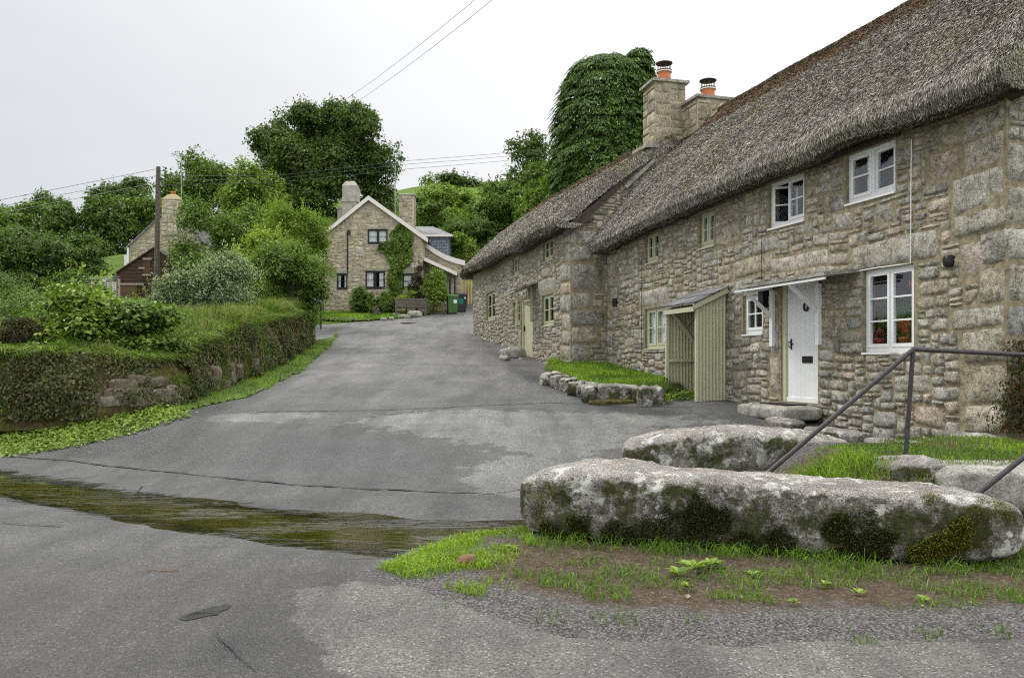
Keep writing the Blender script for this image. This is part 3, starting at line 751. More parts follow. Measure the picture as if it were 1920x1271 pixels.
def canopy(parent, fr, a0, a1, zw, zo, out, paint, brackets, th=.05, slab=None, drop=.85):
    """a sloping door hood on two braced wall brackets"""
    mb = MB()
    c = [fr.pt(a0, zw, .0), fr.pt(a1, zw, .0), fr.pt(a1, zo, out), fr.pt(a0, zo, out)]
    c = np.array(c); up = np.array([0, 0, th]); mb.hexa(np.vstack([c, c + up]), 0)
    h = build('canopy', mb, slab or M['slab'], parent)
    mb = MB(); k = np.array([0, 0, -.004])
    p0, p1 = fr.pt(a0 + .02, zo - .035, out - .03), fr.pt(a1 - .02, zo - .035, out - .03); mb.bar(p0, p1, .03, .035)
    build('front_beam', mb, M[paint], h)
    for b in brackets:
        mb = MB(); mb.bar(fr.pt(b, zw - .05, .06), fr.pt(b, zo - .05, out - .05), .05, .06); fr.box(mb, b - .04, b + .04, zo - drop, zw - .09, .012, .075)
        mb.bar(fr.pt(b, zo - drop * .48, .06), fr.pt(b, zo - .06, out - .06), .05, .05)
        build('bracket', mb, M[paint], h)
    return h
def chimney(parent, fr, a0, a1, o0, o1, zb, zt, mats, seed, cap=.06, capth=.07, pot=None, cellsz=(.1, .09), domed=True):
    """stack with dressed stone faces, drip course and pot"""
    mb = MB(); fr.box(mb, a0 + .02, a1 - .02, zb, zt, o0 + .02, o1 - .02, 0)
    c = [fr.pt(a0, 0, o0)[:2], fr.pt(a1, 0, o0)[:2], fr.pt(a1, 0, o1)[:2], fr.pt(a0, 0, o1)[:2]]
    cc = np.mean(c, 0)
    for i in range(4):
        p, q = np.array(c[i]), np.array(c[(i + 1) % 4]); L = np.linalg.norm(q - p)
        f2 = Frame(p, q - p)
        if f2.nrm @ ((p + q) / 2 - cc) < 0: f2.nrm = -f2.nrm
        if f2.nrm @ (p) < 0.25 * np.linalg.norm(p) * 1.0: masonry(mb, f2, .0, L, zb, zt, seed + i, cell=cellsz, gap=.022, proud=lambda z: .006, ws=(2, 3, 4, 5), hs=(2, 3, 3), big=.1, warp=.003, rough=.0025, dressed=True)
    st = build('chimney', mb, mats, parent, True)
    mb = MB(); fr.box(mb, a0 - cap, a1 + cap, zt, zt + capth, o0 - cap, o1 + cap)
    am, om = (a0 + a1) / 2, (o0 + o1) / 2
    if domed:
        b = [fr.pt(a0 - cap * .6, zt + capth + .001, o0 - cap * .6), fr.pt(a1 + cap * .6, zt + capth + .001, o0 - cap * .6), fr.pt(a1 + cap * .6, zt + capth + .001, o1 + cap * .6), fr.pt(a0 - cap * .6, zt + capth + .001, o1 + cap * .6)]
        tz = zt + capth + .1; s = .32
        t_ = [fr.pt(am + (x - am) * s * 1.0, tz, om + (y - om) * s) for x, y in ((a0, o0), (a1, o0), (a1, o1), (a0, o1))]
        mb.hexa(np.vstack([b, t_]))
    build('chimney_cap', mb, M['slab'], st)
    if pot:
        r_, h_, cowl = pot; base = fr.pt(am, zt + capth + .06, om)
        mb = MB(); mb.lathe(base, [(r_ * .95, 0), (r_, .02), (r_ * .9, h_ * .5), (r_ * .93, h_ * .9), (r_ * 1.06, h_ * .92), (r_ * 1.06, h_), (r_ * .8, h_), (r_ * .8, h_ * .6)], 24)
        pt_ = build('chimney_pot', mb, M['terracotta'], st, True)
        if cowl:
            mb = MB(); z = h_ + .19
            mb.lathe(base, [(r_ * 1.07, h_ * .9), (r_ * 1.1, h_ * .9), (r_ * 1.1, h_ * .98), (r_ * 1.07, h_ * .98)], 24)
            mb.lathe(base, [(0., z + .055), (r_ * .7, z + .035), (r_ * 1.18, z), (r_ * 1.18, z - .015), (r_ * .6, z + .012), (0, z + .02)], 24)
            for k in range(8):
                an = k * math.pi / 4; d = np.array([math.cos(an), math.sin(an), 0]) * r_ * .9; mb.tube([base + d + (0, 0, h_ - .02), base + d + (0, 0, z)], .008, 4)
            build('cowl', mb, M['soot'], pt_)
            mb = MB(); mb.lathe(base, [(r_ * 1.07, h_ * .80), (r_ * 1.1, h_ * .80), (r_ * 1.1, h_ * .88), (r_ * 1.07, h_ * .88)], 24); build('band', mb, M['white'], pt_)
    return st

# ---------------------------------------------------------------- nearest thatched cottage
C1 = Frame((5.80, 9.38), (-.2844, .9587)); HALF = 2.75
C1E = Frame((5.80, 9.38), (.9587, .2844)); L1 = 11.75
cot = thing('thatched_cottage', 'nearest thatched granite cottage with white front door and white and cream windows', 'cottage', (*C1.pt(L1 / 2, 0, -HALF)[:2], .6))
P = lambda x, y, off=0: C1.px(x, y, off)
def rect(x0, x1, yt, yb):
    """wall rectangle from the photo: left, right edges and heights at its middle"""
    a1, a0 = C1.px(x0), C1.px(x1); m = (x0 + x1) / 2
    return a0, a1, C1.px(m, yb)[1], C1.px(m, yt)[1]
W4 = rect(1586, 1679, 276, 371); W3 = rect(1441, 1508, 334, 421); W2 = rect(1311, 1339, 398, 463); W1 = rect(1210, 1234, 437, 492)
BW = rect(1618, 1714, 501, 660); SW = rect(1393, 1430, 553, 626); LW = rect(1209, 1247, 577, 653); DR = rect(1464, 1534, 524, 754)
holes1 = [W4, W3, W2, W1, BW, SW, LW, DR]
ZE1 = 4.66
mb = MB(); wall_face(mb, C1, 0, L1, -.1, 4.9, holes1, .22)
def lint(x0, x1, yt, yb): return rect(x0, x1, yt, yb)
fix1 = [(BW[0] - .42, BW[1] + .28, BW[3] + .03, BW[3] + .42), (DR[0] - .25, DR[1] + .35, DR[3] + .16, DR[3] + .42), (LW[0] - .15, LW[1] + .3, LW[3] + .02, LW[3] + .42),
        (W2[0] - .9, W2[0] - .05, W2[2] - .05, W2[2] + .3), (SW[0] - .3, SW[1] + .35, SW[3] + .33, SW[3] + .66), (DR[1] + .03, DR[1] + .3, DR[2] + .1, DR[2] + .75), (DR[1] + .03, DR[1] + .26, DR[2] + .78, DR[2] + 1.35)]
zq = .3; q_r = random.Random(5)
while zq < 4.4:   # long and short corner blocks
    h = q_r.uniform(.26, .5); w = q_r.choice((.38, .8, .62)); fix1.append((.0, w, zq, min(zq + h, 4.6))); zq += h + .01
zq = .8
while zq < 4.4:
    h = q_r.uniform(.2, .42); w = q_r.choice((.35, .6)); fix1.append((L1 - w, L1, zq, min(zq + h, 4.6))); zq += h + .01
fix1 += [rect(1745, 1800, 280, 335), rect(1800, 1860, 455, 525), rect(1640, 1675, 380, 420), rect(1560, 1600, 395, 430)]
masonry(mb, C1, 0, L1, .2, 4.72, 21, holes1, fix1, proud=lambda z: .016 if z > 1.9 else .03, cell=(.075, .062), gap=.02, big=.07)
# gable ends and back
rid = 8.1
mb.add([C1.pt(0, -.1), C1E.pt(2 * HALF, -.1), C1E.pt(2 * HALF, 4.9), C1E.pt(HALF, rid - .15), C1.pt(0, 4.9)], tris=[(0, 1, 2), (0, 2, 3), (0, 3, 4)])
f0 = C1.pt(L1, 0)[:2]; C1W = Frame(f0, (.9587, .2844)); C1W.nrm = np.array([-.2844, .9587])
mb.add([C1W.pt(0, -.1), C1W.pt(2 * HALF, -.1), C1W.pt(2 * HALF, 4.9), C1W.pt(HALF, rid - .15), C1W.pt(0, 4.9)], tris=[(0, 1, 2), (0, 2, 3), (0, 3, 4)])
mb.add([C1.pt(0, -.1, -2 * HALF), C1.pt(L1, -.1, -2 * HALF), C1.pt(L1, 4.9, -2 * HALF), C1.pt(0, 4.9, -2 * HALF)], [(0, 1, 2, 3)])
masonry(mb, C1E, 0, 2 * HALF, .2, 7.8, 33, (), [(0, .35, .3, .7), (0, .7, .72, 1.1), (0, .4, 1.12, 1.5), (0, .75, 1.52, 1.9), (0, .4, 1.92, 2.3), (0, .7, 2.32, 2.8), (0, .4, 2.82, 3.2), (0, .75, 3.22, 3.7), (0, .4, 3.72, 4.2)], inside=lambda a, z: z < 4.6 + (HALF - np.abs(a - HALF)) * 1.1)
build('wall', mb, [M['mortar'], M['granite']], cot, True)
# floor and partition inside, so that the rooms have a back
mb = MB(); C1.box(mb, .2, L1 - .2, .8, .85, -5.2, -.3); C1.box(mb, .2, L1 - .2, 3.3, 3.35, -5.2, -.3); C1.box(mb, .2, L1 - .2, .85, 3.3, -3.05, -3.0)
for a in (3.2, 7.9): C1.box(mb, a, a + .1, .85, 3.3, -3, -.3)
build('partition', mb, M['interior'], cot)
e_wave = lambda a: ZE1 + .02 + .10 * np.exp(-((a - (W4[0] + W4[1]) / 2) / .9) ** 2) + .04 * np.exp(-((a - (W3[0] + W3[1]) / 2) / .7) ** 2) - .27 * sstep(5.5, 13, a) - .04 * np.exp(-((a - 3.2) / .5) ** 2)
thatch(cot, C1, 0, L1, HALF, e_wave, lambda a: rid + .02 * np.sin(np.asarray(a) * .9) + 0 * np.asarray(a), end0=.32, end1=.24, nstraw=330000, seed=3)
window(cot, C1, *W4, 2, 2, 'white', curtain=[(.52, .72)], opened={0: -6}, label='white casement window, right light ajar, curtain inside')
window(cot, C1, *W3, 2, 2, 'white', opened={1: 52}, label='white casement window with its left light wide open')
window(cot, C1, *W2, 2, 2, 'cream', label='narrow cream upper window'); window(cot, C1, *W1, 2, 2, 'cream', label='cream upper window at the far end')
window(cot, C1, *BW, 2, 3, 'white', label='large white six-pane window with geraniums inside'); window(cot, C1, *SW, 1, 2, 'white', vbars=1,  label='small white four-pane window under the canopy')
window(cot, C1, *LW, 2, 2, 'cream', curtain=[(0, 1)], label='cream ground floor window beside the lean-to')
# front door
a0, a1, z0, z1 = DR
mb = MB(); C1.box(mb, a1 - .09, a1, z0 - .02, z1, -.16, -.03); C1.box(mb, a0, a0 + .05, z0 - .02, z1, -.16, -.03); C1.box(mb, a0 + .05, a1 - .09, z1 - .07, z1, -.16, -.03)
df = build('door_frame', mb, M['cream'], cot)
mb = MB(); b0, b1 = a0 + .055, a1 - .095; n = 7
for k in range(n):
    u0 = b0 + (b1 - b0) * k / n; u1 = b0 + (b1 - b0) * (k + 1) / n; C1.box(mb, u0 + .0015, u1 - .0015, z0 + .03, z1 - .075, -.11, -.065)
C1.box(mb, b0, b1, z0 + .0, z0 + .07, -.064, -.045)
dr = build('door', mb, M['white'], cot)
mb = MB(); c = C1.px(1507, 575); p = C1.pt(c[0], c[1], -.05); th = np.linspace(0, 2 * np.pi, 17)
ring = np.array([C1.pt(c[0] + .05 * math.cos(t), c[1] + .065 * math.sin(t), -.04) for t in th]); mb.tube(ring, .016, 6)
C1.box(mb, c[0] - .02, c[0] + .02, c[1] + .05, c[1] + .085, -.064, -.035); build('knocker', mb, M['iron_black'], dr)
mb = MB(); c = C1.px(1508, 674); C1.box(mb, c[0] - .13, c[0] + .13, c[1] - .055, c[1] + .055, -.064, -.052); C1.box(mb, c[0] - .1, c[0] + .1, c[1] - .03, c[1] + .03, -.052, -.046)
build('letterbox', mb, M['iron_black'], dr)
mb = MB(); c = C1.px(1478, 645); C1.box(mb, c[0] - .016, c[0] + .016, c[1] - .09, c[1] + .09, -.064, -.054); mb.tube([C1.pt(c[0], c[1] + .05, -.05), C1.pt(c[0], c[1] + .03, -.01), C1.pt(c[0], c[1] - .04, -.01), C1.pt(c[0], c[1] - .06, -.05)], .01, 6); C1.box(mb, c[0] - .05, c[0] + .01, c[1] - .005, c[1] + .015, -.054, -.035)
build('handle', mb, M['iron_black'], dr)
b1_, b2_ = C1.px(1452), C1.px(1539)
canopy(cot, C1, 2.45, 4.85, 2.93, 2.86, .62, 'white', (b2_, b1_), .05, drop=.98)
# chimney on the far gable
chimney(cot, C1, 10.85, 11.72, -3.2, -2.1, 6.6, 8.36, [M['mortar_pale'], M['granite_block']], 61, pot=(.19, .30, True))
mb = MB()
t = np.linspace(0, 1, 12); pts = np.array([C1.pt(10.84 - .12 * math.sin(k * math.pi), 7.25 + 1.0 * k, -1.95 - .85 * k) for k in t])
mb.tube(pts, .05, 6); build('flashing', mb, M['mortar_pale'], cot, True)
# cables on the wall, black vent, bulkhead light
for nm, mt, pts_ in (('cable', 'iron_black', [(1207, 470), (1206, 560), (1206, 655)]), ('cable', 'iron_black', [(1433, 425), (1432, 480), (1431, 535)]), ('cable', 'white', [(1714, 262), (1713, 380), (1712, 494), (1690, 497), (1650, 502), (1616, 508)]), ('cable', 'iron_black', [(1716, 243), (1772, 222), (1830, 198), (1886, 178)])):
    mb = MB(); mb.tube([C1.pt(*C1.px(*q), .045) for q in pts_], .008 if mt == 'white' else .006, 5); build(nm, mb, M[mt], cot)
mb = MB(); c = C1.px(1155, 567); C1.box(mb, c[0] - .12, c[0] + .12, c[1] - .1, c[1] + .1, .0, .05); build('vent', mb, M['iron_black'], cot)
mb = MB(); c = C1.px(1438, 560); C1.box(mb, c[0] - .07, c[0] + .07, c[1] - .15, c[1] + .15, .0, .13); C1.box(mb, c[0] - .1, c[0] + .1, c[1] + .151, c[1] + .18, .0, .16); build('wall_lantern', mb, M['iron_black'], cot)
mb = MB(); c = C1.px(1783, 490); rock(mb, C1.pt(c[0], c[1], .01), (.09, .07, .085), 4, n=16); build('beam_end', mb, M['iron_black'], cot, True)
# red lintel board under the thatch
mb = MB(); C1.box(mb, W4[0] - .1, W4[1] + .5, W4[3] + .01, W4[3] + .07, -.1, .05); build('eaves_board', mb, M['timber_dark'], cot)

# ---------------------------------------------------------------- second thatched cottage up the lane
C2 = Frame((1.503, 20.5), (-.2334, .9724)); C2E = Frame((1.503, 20.5), (.9724, .2334)); L2 = 13.4; H2 = 2.72
cot2 = thing('thatched_cottage', 'farther thatched granite cottage up the lane with cream door and small cream windows', 'cottage', (*C2.pt(L2 / 2, 0, -H2)[:2], 1.6))
def rect2(x0, x1, yt, yb):
    a1, a0 = C2.px(x0), C2.px(x1); m = (x0 + x1) / 2
    return a0, a1, C2.px(m, yb)[1], C2.px(m, yt)[1]
V = [rect2(1018, 1036, 447, 489), rect2(961, 973, 481, 516), rect2(1016, 1038, 552, 610), rect2(962, 975, 568, 609), rect2(912, 928, 548, 600)]; D2 = rect2(978, 999, 560, 669)
holes2 = V + [D2]
ze2 = lambda a: 5.0 + .022 * np.asarray(a) + .03 * np.sin(np.asarray(a) * 1.1)
zr2 = lambda a: 7.62 + .05 * np.asarray(a)
mb = MB(); wall_face(mb, C2, 0, L2, .6, 5.25, holes2, .22)
fix2 = [(V[2][0] - .25, V[2][1] + .5, V[2][3] + .02, V[2][3] + .45), (V[4][0] - .3, V[4][1] + .3, V[4][3] + .02, V[4][3] + .35), (D2[1] + .03, D2[1] + .3, D2[2], D2[2] + .9)]
zq = .9
while zq < 4.9:
    h = q_r.uniform(.3, .55); fix2.append((0, q_r.choice((.45, .9, .7)), zq, min(zq + h, 5.0))); zq += h + .01
masonry(mb, C2, 0, L2, .9, 5.1, 71, holes2, fix2, proud=lambda z: .017, cell=(.085, .07), gap=.018)
mb.add([C2.pt(0, .6), C2E.pt(2 * H2, .6), C2E.pt(2 * H2, 5.2), C2E.pt(H2, 7.4), C2.pt(0, 5.2)], tris=[(0, 1, 2), (0, 2, 3), (0, 3, 4)])
mb.add([C2.pt(0, .6, -2 * H2), C2.pt(L2, .6, -2 * H2), C2.pt(L2, 5.2, -2 * H2), C2.pt(0, 5.2, -2 * H2)], [(0, 1, 2, 3)])
mb.add([C2.pt(L2, .6), C2.pt(L2, .6, -2 * H2), C2.pt(L2, 5.3, -2 * H2), C2.pt(L2, 5.3)], [(0, 1, 2, 3)])
slope = lambda a: 5.0 + (7.55 - 5.0) * a / H2
fe = [(0, .8, 4.62, 5.0), (0, .55, 3.0, 3.42), (0, .95, 2.55, 2.98), (0, .6, 4.2, 4.6), (0, .9, 3.45, 4.15), (0, .75, 2.1, 2.53), (0, .5, 1.6, 2.08), (.3, .85, 4.64, 5.0)]
masonry(mb, C2E, 0, 3.3, 1.0, 7.6, 72, (), fe, inside=lambda a, z: z < slope(a) - .05, cell=(.1, .075), gap=.022, proud=lambda z: .025, big=.12)
build('wall', mb, [M['mortar'], M['granite']], cot2, True)
mb = MB(); C2.box(mb, .2, L2 - .2, 1.4, 1.45, -5.2, -.3); C2.box(mb, .2, L2 - .2, 3.9, 3.95, -5.2, -.3); C2.box(mb, .2, L2 - .2, 1.45, 3.9, -3.05, -3.); build('partition', mb, M['interior'], cot2)
thatch(cot2, C2, 0, L2, H2, ze2, zr2, end0=.12, end1=.35, over=.45, hip1=(10.9, 1.05), nstraw=170000, seed=13)
wl = ['cream upper window near the gable', 'cream upper window over the door', 'cream ground floor window near the gable', 'tiny cream window beside the door', 'cream ground floor window at the far end']
for v, l in zip(V, wl): window(cot2, C2, *v, 2, 2, 'cream', label=l, fw=.06)
a0, a1, z0, z1 = D2
mb = MB(); C2.box(mb, a0, a0 + .08, z0 - .05, z1, -.16, -.02); C2.box(mb, a1 - .08, a1, z0 - .05, z1, -.16, -.02); C2.box(mb, a0 + .08, a1 - .08, z1 - .08, z1, -.16, -.02); build('door_frame', mb, M['cream'], cot2)
mb = MB()
for k in range(5):
    u0 = a0 + .085 + (a1 - a0 - .17) * k / 5; C2.box(mb, u0 + .002, u0 + (a1 - a0 - .17) / 5 - .002, z0, z1 - .085, -.12, -.07)
d2 = build('door', mb, M['cream'], cot2)
mb = MB(); C2.box(mb, a1 - .2, a1 - .16, (z0 + z1) / 2 - .08, (z0 + z1) / 2 + .08, -.069, -.03); build('handle', mb, M['iron_black'], d2)
xa, xb = C2.px(1003, None, .1), C2.px(948, None, .7)
canopy(cot2, C2, xa, xb, 3.95, 3.72, .75, 'cream', (C2.px(999), C2.px(972)), .06, drop=.9)
# dark bargeboard along the verge, chimney in the gable with its drip stones
mb = MB(); p = [C2E.pt(a, slope(a) + .02, .06) for a in (-.2, 1.1, 2.3)]
mb.bar(p[0], p[2], .05, .14); build('bargeboard', mb, M['timber_dark'], cot2)
mb = MB(); p = [C2E.pt(a, slope(a) - .22, .06) for a in (1.45, 2.3)]; mb.bar(p[0], p[1], .16, .09); build('drip_course', mb, M['slab'], cot2)
chimney(cot2, C2E, 2.28, 3.18, -.72, .06, 5.2, 8.98, [M['mortar_pale'], M['granite_block']], 81, cap=.07, pot=(.19, .32, True), cellsz=(.11, .1))
mb = MB(); C2E.box(mb, 1.98, 2.34, 7.2, 7.31, -.75, .2); build('drip_stone', mb, M['slab'], cot2)

# ---------------------------------------------------------------- corrugated lean-to at the cottage front
sp0, spO = 6.04, .66; sp1 = 7.2; zg = gz(*C1.pt(6.6, 0, .4)[:2])
porch = thing('lean_to_porch', 'narrow cream corrugated iron lean-to with slate roof beside the white door', 'lean-to', (*C1.pt(6.6, 0, .35)[:2], zg))
def corrug(mb, p, q, z0, zt0, zt1, nrm, waves):
    n = waves * 8 + 1; t = np.linspace(0, 1, n); p = np.asarray(p); q = np.asarray(q)
    base = p + (q - p) * t[:, None]; o = .016 * np.cos(t * waves * 2 * np.pi)
    xy = base + np.asarray(nrm)[None] * o[:, None]; zt = zt0 + (zt1 - zt0) * t
    rows = [np.column_stack([xy, z0 + (zt - z0) * k]) for k in np.linspace(0, 1, 4)]
    mb.grid(np.stack(rows, 1)); mb.grid(np.stack([r - np.append(np.asarray(nrm) * .004, 0) for r in rows], 1))
def m_corr():
    t = NT('painted_iron'); n = t.noise(3, 5, .7); c = t.ramp(n, [(.3, (.42, .42, .27)), (.7, (.50, .495, .335))])
    c = t.mix(t.ramp(t.noise(40, 5, .8), [(.66, 0.), (.72, .6)]), c, (.22, .12, .06)); t.princ(c, .5, None, .4); return t.m
M['corr'] = m_corr()
zlow = zg - .03
for a, l in ((sp0, 'near corrugated side'), (sp1, 'far corrugated side')):
    mb = MB(); corrug(mb, C1.pt(a, 0, .02)[:2], C1.pt(a, 0, spO)[:2], zlow, 2.98, 2.66, C1.u, 9 if a == sp0 else 9); build('side_panel', mb, M['corr'], porch, True)
mb = MB(); c = np.array([C1.pt(sp0 - .1, 3.02, .02), C1.pt(sp1 + .12, 3.02, .02), C1.pt(sp1 + .12, 2.69, spO + .1), C1.pt(sp0 - .1, 2.69, spO + .1)]); mb.hexa(np.vstack([c, c + (0, 0, .035)])); build('slate_roof', mb, M['slate'], porch)
mb = MB(); C1.box(mb, sp1 - .06, sp1, zlow, 2.62, spO - .02, spO + .045); C1.box(mb, sp0, sp0 + .06, zlow, 2.62, spO - .06, spO + .0); C1.box(mb, sp0 - .02, sp1 + .02, 2.56, 2.65, spO + .046, spO + .075)
mb.bar(C1.pt(sp1 - .05, 2.3, .3), C1.pt(sp1 - .05, 2.58, .05), .04); build('post', mb, M['cream'], porch)
mb = MB(); C1.box(mb, sp1 - .12, sp1 - .05, 1.62, 1.68, .05, spO - .03); mb.bar(C1.pt(sp1 - .09, 2.0, .1), C1.pt(sp1 - .09, 2.58, spO - .08), .05); build('rail', mb, M['cream'], porch)
mb = MB(); C1.box(mb, sp0 - .0, sp0 + .03, 2.6, 2.66, .03, spO + .05); mb.bar(C1.pt(sp0 - .07, 2.97, .03), C1.pt(sp0 - .07, 2.64, spO + .09), .03, .09); build('verge_board', mb, M['cream'], porch)

# ---------------------------------------------------------------- stone house across the junction
HD = 45.0; HS = Frame((at(792, 0, HD)[0], HD), (-1, 0))
hp = lambda x, y: HS.px(x, y)
hz0 = gz(at(700, 0, HD)[0], HD)
house = thing('stone_house', 'stone gabled house with white verges facing down the lane behind the bench', 'house', (at(700, 0, HD)[0], HD + 4, hz0))
ap = hp(692, 372); el_ = hp(608, 440); er_ = hp(792, 444)
def hr(x0, x1, yt, yb): a = hp(x0, yb); b = hp(x1, yt); return b[0], a[0], a[1], b[1]
HW = [hr(689, 727, 430, 457), hr(685, 722, 508, 541), hr(631, 652, 513, 542), hr(754, 774, 513, 541)]
mb = MB(); zb = hz0 - .6; ze_ = er_[1]; k1 = (ap[1] - er_[1]) / ap[0]; k2 = (ap[1] - el_[1]) / (el_[0] - ap[0])
zA, zB = HW[0][2] - .05, HW[0][3] + .1; aL = (zB - er_[1]) / k1; aR = el_[0] - (zB - el_[1]) / k2
wall_face(mb, HS, 0, el_[0], zb, zA, HW[1:], .2); wall_face(mb, HS, aL, aR, zA, zB, [HW[0]], .2)
mb.add([HS.pt(0, zA), HS.pt(aL, zA), HS.pt(aL, zB), HS.pt(0, er_[1]), HS.pt(aR, zA), HS.pt(el_[0], zA), HS.pt(*el_), HS.pt(aR, zB), HS.pt(*ap)], [(0, 1, 2, 3), (4, 5, 6, 7)], [(2, 7, 8)])
inside = lambda a, z: np.where(a < ap[0], z < er_[1] + (ap[1] - er_[1]) * a / ap[0], z < el_[1] + (ap[1] - el_[1]) * (el_[0] - a) / (el_[0] - ap[0]))
masonry(mb, HS, 0, el_[0], hz0 - .3, ap[1] - .1, 91, HW, (), inside=lambda a, z: inside(a, z) , cell=(.10, .075), gap=.018, proud=lambda z: .018, ws=(2, 2, 3, 4, 6), hs=(1, 2, 3, 3, 4), warp=.05)
mb.add([HS.pt(0, zb), HS.pt(0, zb, -8.5), HS.pt(0, ze_, -8.5), HS.pt(0, ze_)], [(0, 1, 2, 3)]); mb.add([HS.pt(el_[0], zb), HS.pt(el_[0], zb, -8.5), HS.pt(el_[0], ze_, -8.5), HS.pt(el_[0], ze_)], [(0, 1, 2, 3)])
mb.add([HS.pt(0, zb, -8.5), HS.pt(el_[0], zb, -8.5), HS.pt(el_[0], ze_, -8.5), HS.pt(ap[0], ap[1], -8.5), HS.pt(0, ze_, -8.5)], tris=[(0, 1, 2), (0, 2, 3), (0, 3, 4)])
mb.add([HS.pt(0, zb + .8, -3), HS.pt(el_[0], zb + .8, -3), HS.pt(el_[0], ze_, -3), HS.pt(0, ze_, -3)], [(0, 1, 2, 3)])
build('wall', mb, [M['mortar_pale'], M['granite_warm']], house, True)
mb = MB(); ov = .18
def slope_slab(mb, a0, z0, a1, z1, o0, o1, th):
    c = np.array([HS.pt(a0, z0, o0), HS.pt(a1, z1, o0), HS.pt(a1, z1, o1), HS.pt(a0, z0, o1)]); mb.hexa(np.vstack([c, c + (0, 0, th)]))
slope_slab(mb, -.3, er_[1] - .3 * k1 + .02, ap[0], ap[1] + .02, .16, -8.7, .1); slope_slab(mb, ap[0], ap[1] + .02, el_[0] + .35, el_[1] - .35 * k2 + .02, .16, -8.7, .1)
hroof = build('roof', mb, M['slate'], house)
for q0, q1 in (((-.32, er_[1] - .32 * k1), ap), (ap, (el_[0] + .36, el_[1] - .36 * k2))):
    mb = MB(); c = np.array([HS.pt(q0[0], q0[1] - .13, .17), HS.pt(q1[0], q1[1] - .13, .17), HS.pt(q1[0], q1[1] - .13, .21), HS.pt(q0[0], q0[1] - .13, .21)]); mb.hexa(np.vstack([c, c + (0, 0, .25)])); build('verge_board', mb, M['plaster_pale'], house)
for v, l, cu in zip(HW, ('upper window with white curtains', 'ground floor window with white curtains', 'small left window', 'small right window beside the ivy'), ([(0, .42), (.55, 1)], [(0, .3), (.62, 1)], [(0, .3), (.7, 1)], [(0, 1)])):
    window(house, HS, *v, 2 if v[1] - v[0] > .8 else 1, 2, 'iron_black', curtain=cu, label='black framed ' + l, fw=.05, off=-.05)
for v in HW:
    mb = MB(); HS.box(mb, v[0] - .08, v[1] + .08, v[3] + .0, v[3] + .09, .0, .05); build('lintel', mb, M['slab'], house)
mb = MB(); p = hp(652, 437); mb.tube([HS.pt(*hp(652, 512), .06), HS.pt(*hp(652, 440), .06)], .035, 6); HS.box(mb, p[0] - .14, p[0] + .02, p[1] - .1, p[1] + .12, .02, .18); build('downpipe', mb, M['iron_black'], house)
# chimneys
HB = Frame((HS.p[0], HD + 3.0), (-1, 0))
a, b = HB.px(645), HB.px(672); zt_ = HB.px(658, 352)[1]
ch = MB(); HB.box(ch, b, a, 7.6, zt_, -.5, .5); HB.box(ch, b - .06, a + .06, zt_ - .95, zt_ - .85, -.56, .56)
c = [HB.pt(x, zt_ + .001, o) for x, o in ((b - .02, .52), (a + .02, .52), (a + .02, -.52), (b - .02, -.52))]; m_ = (a + b) / 2
ch.hexa(np.vstack([c, [HB.pt(m_ + (x - m_) * .6, zt_ + .32, o) for x, o in ((b, .3), (a, .3), (a, -.3), (b, -.3))]]))
st = build('chimney', ch, M['render_grey'], house); st['label'] = 'rendered stack with tapered top'
mb = MB(); HB.box(mb, m_ - .22, m_ + .22, zt_ + .321, zt_ + .40, -.2, .2); build('chimney_cap', mb, M['soot'], st)
a, b = HB.px(628), HB.px(645.5); zt2 = HB.px(636, 388)[1]; ch = MB(); HB.box(ch, b + .02, a, 7.2, zt2, -1.6, -.7); HB.box(ch, b, a + .05, zt2 + .001, zt2 + .12, -1.65, -.65); ch.lathe(HB.pt((a + b) / 2, zt2 + .12, -1.1), [(.17, 0), (.14, .3), (.2, .32), (.2, .38), (.1, .38)], 12)
ch.lathe(HB.pt((a + b) / 2, zt2 + .72, -1.1), [(0, .06), (.24, 0), (0, -.02)], 12)
build('chimney', ch, M['render_grey'], house, False)['label'] = 'small stack with a pot behind the rendered one'
HC = Frame((HS.p[0], HD + 4.5), (-1, 0)); a, b = HC.px(748), HC.px(777); zt3 = HC.px(760, 366)[1]
chimney(house, HC, b, a, -.9, .0, 7.5, zt3, [M['mortar_pale'], M['granite_warm']], 95, cap=.04, pot=None, cellsz=(.12, .1))
# slate-hung extension with hipped roof
HE = Frame((at(841, 0, 49.5)[0], 49.5), (-1, 0))
mb = MB(); a1_ = HE.px(770); zt_ = HE.px(800, 441)[1]; HE.box(mb, 0, a1_, hz0, zt_, -4, 0); build('extension', mb, M['slate_hung'], house)
mb = MB(); e = .25; zr_ = HE.px(800, 415)[1]
c = [HE.pt(-e, zt_, e), HE.pt(a1_, zt_, e), HE.pt(a1_, zt_, -4.2), HE.pt(-e, zt_, -4.2)]; tp = [HE.pt(1.15, zr_, -1.9), HE.pt(a1_, zr_, -1.9), HE.pt(a1_, zr_, -2.1), HE.pt(1.15, zr_, -2.1)]
mb.hexa(np.vstack([c, tp])); build('extension_roof', mb, M['slate'], house)
mb = MB(); HE.box(mb, -e - .02, a1_, zt_ - .13, zt_ - .005, e - .04, e + .03); build('fascia', mb, M['plaster_pale'], house)
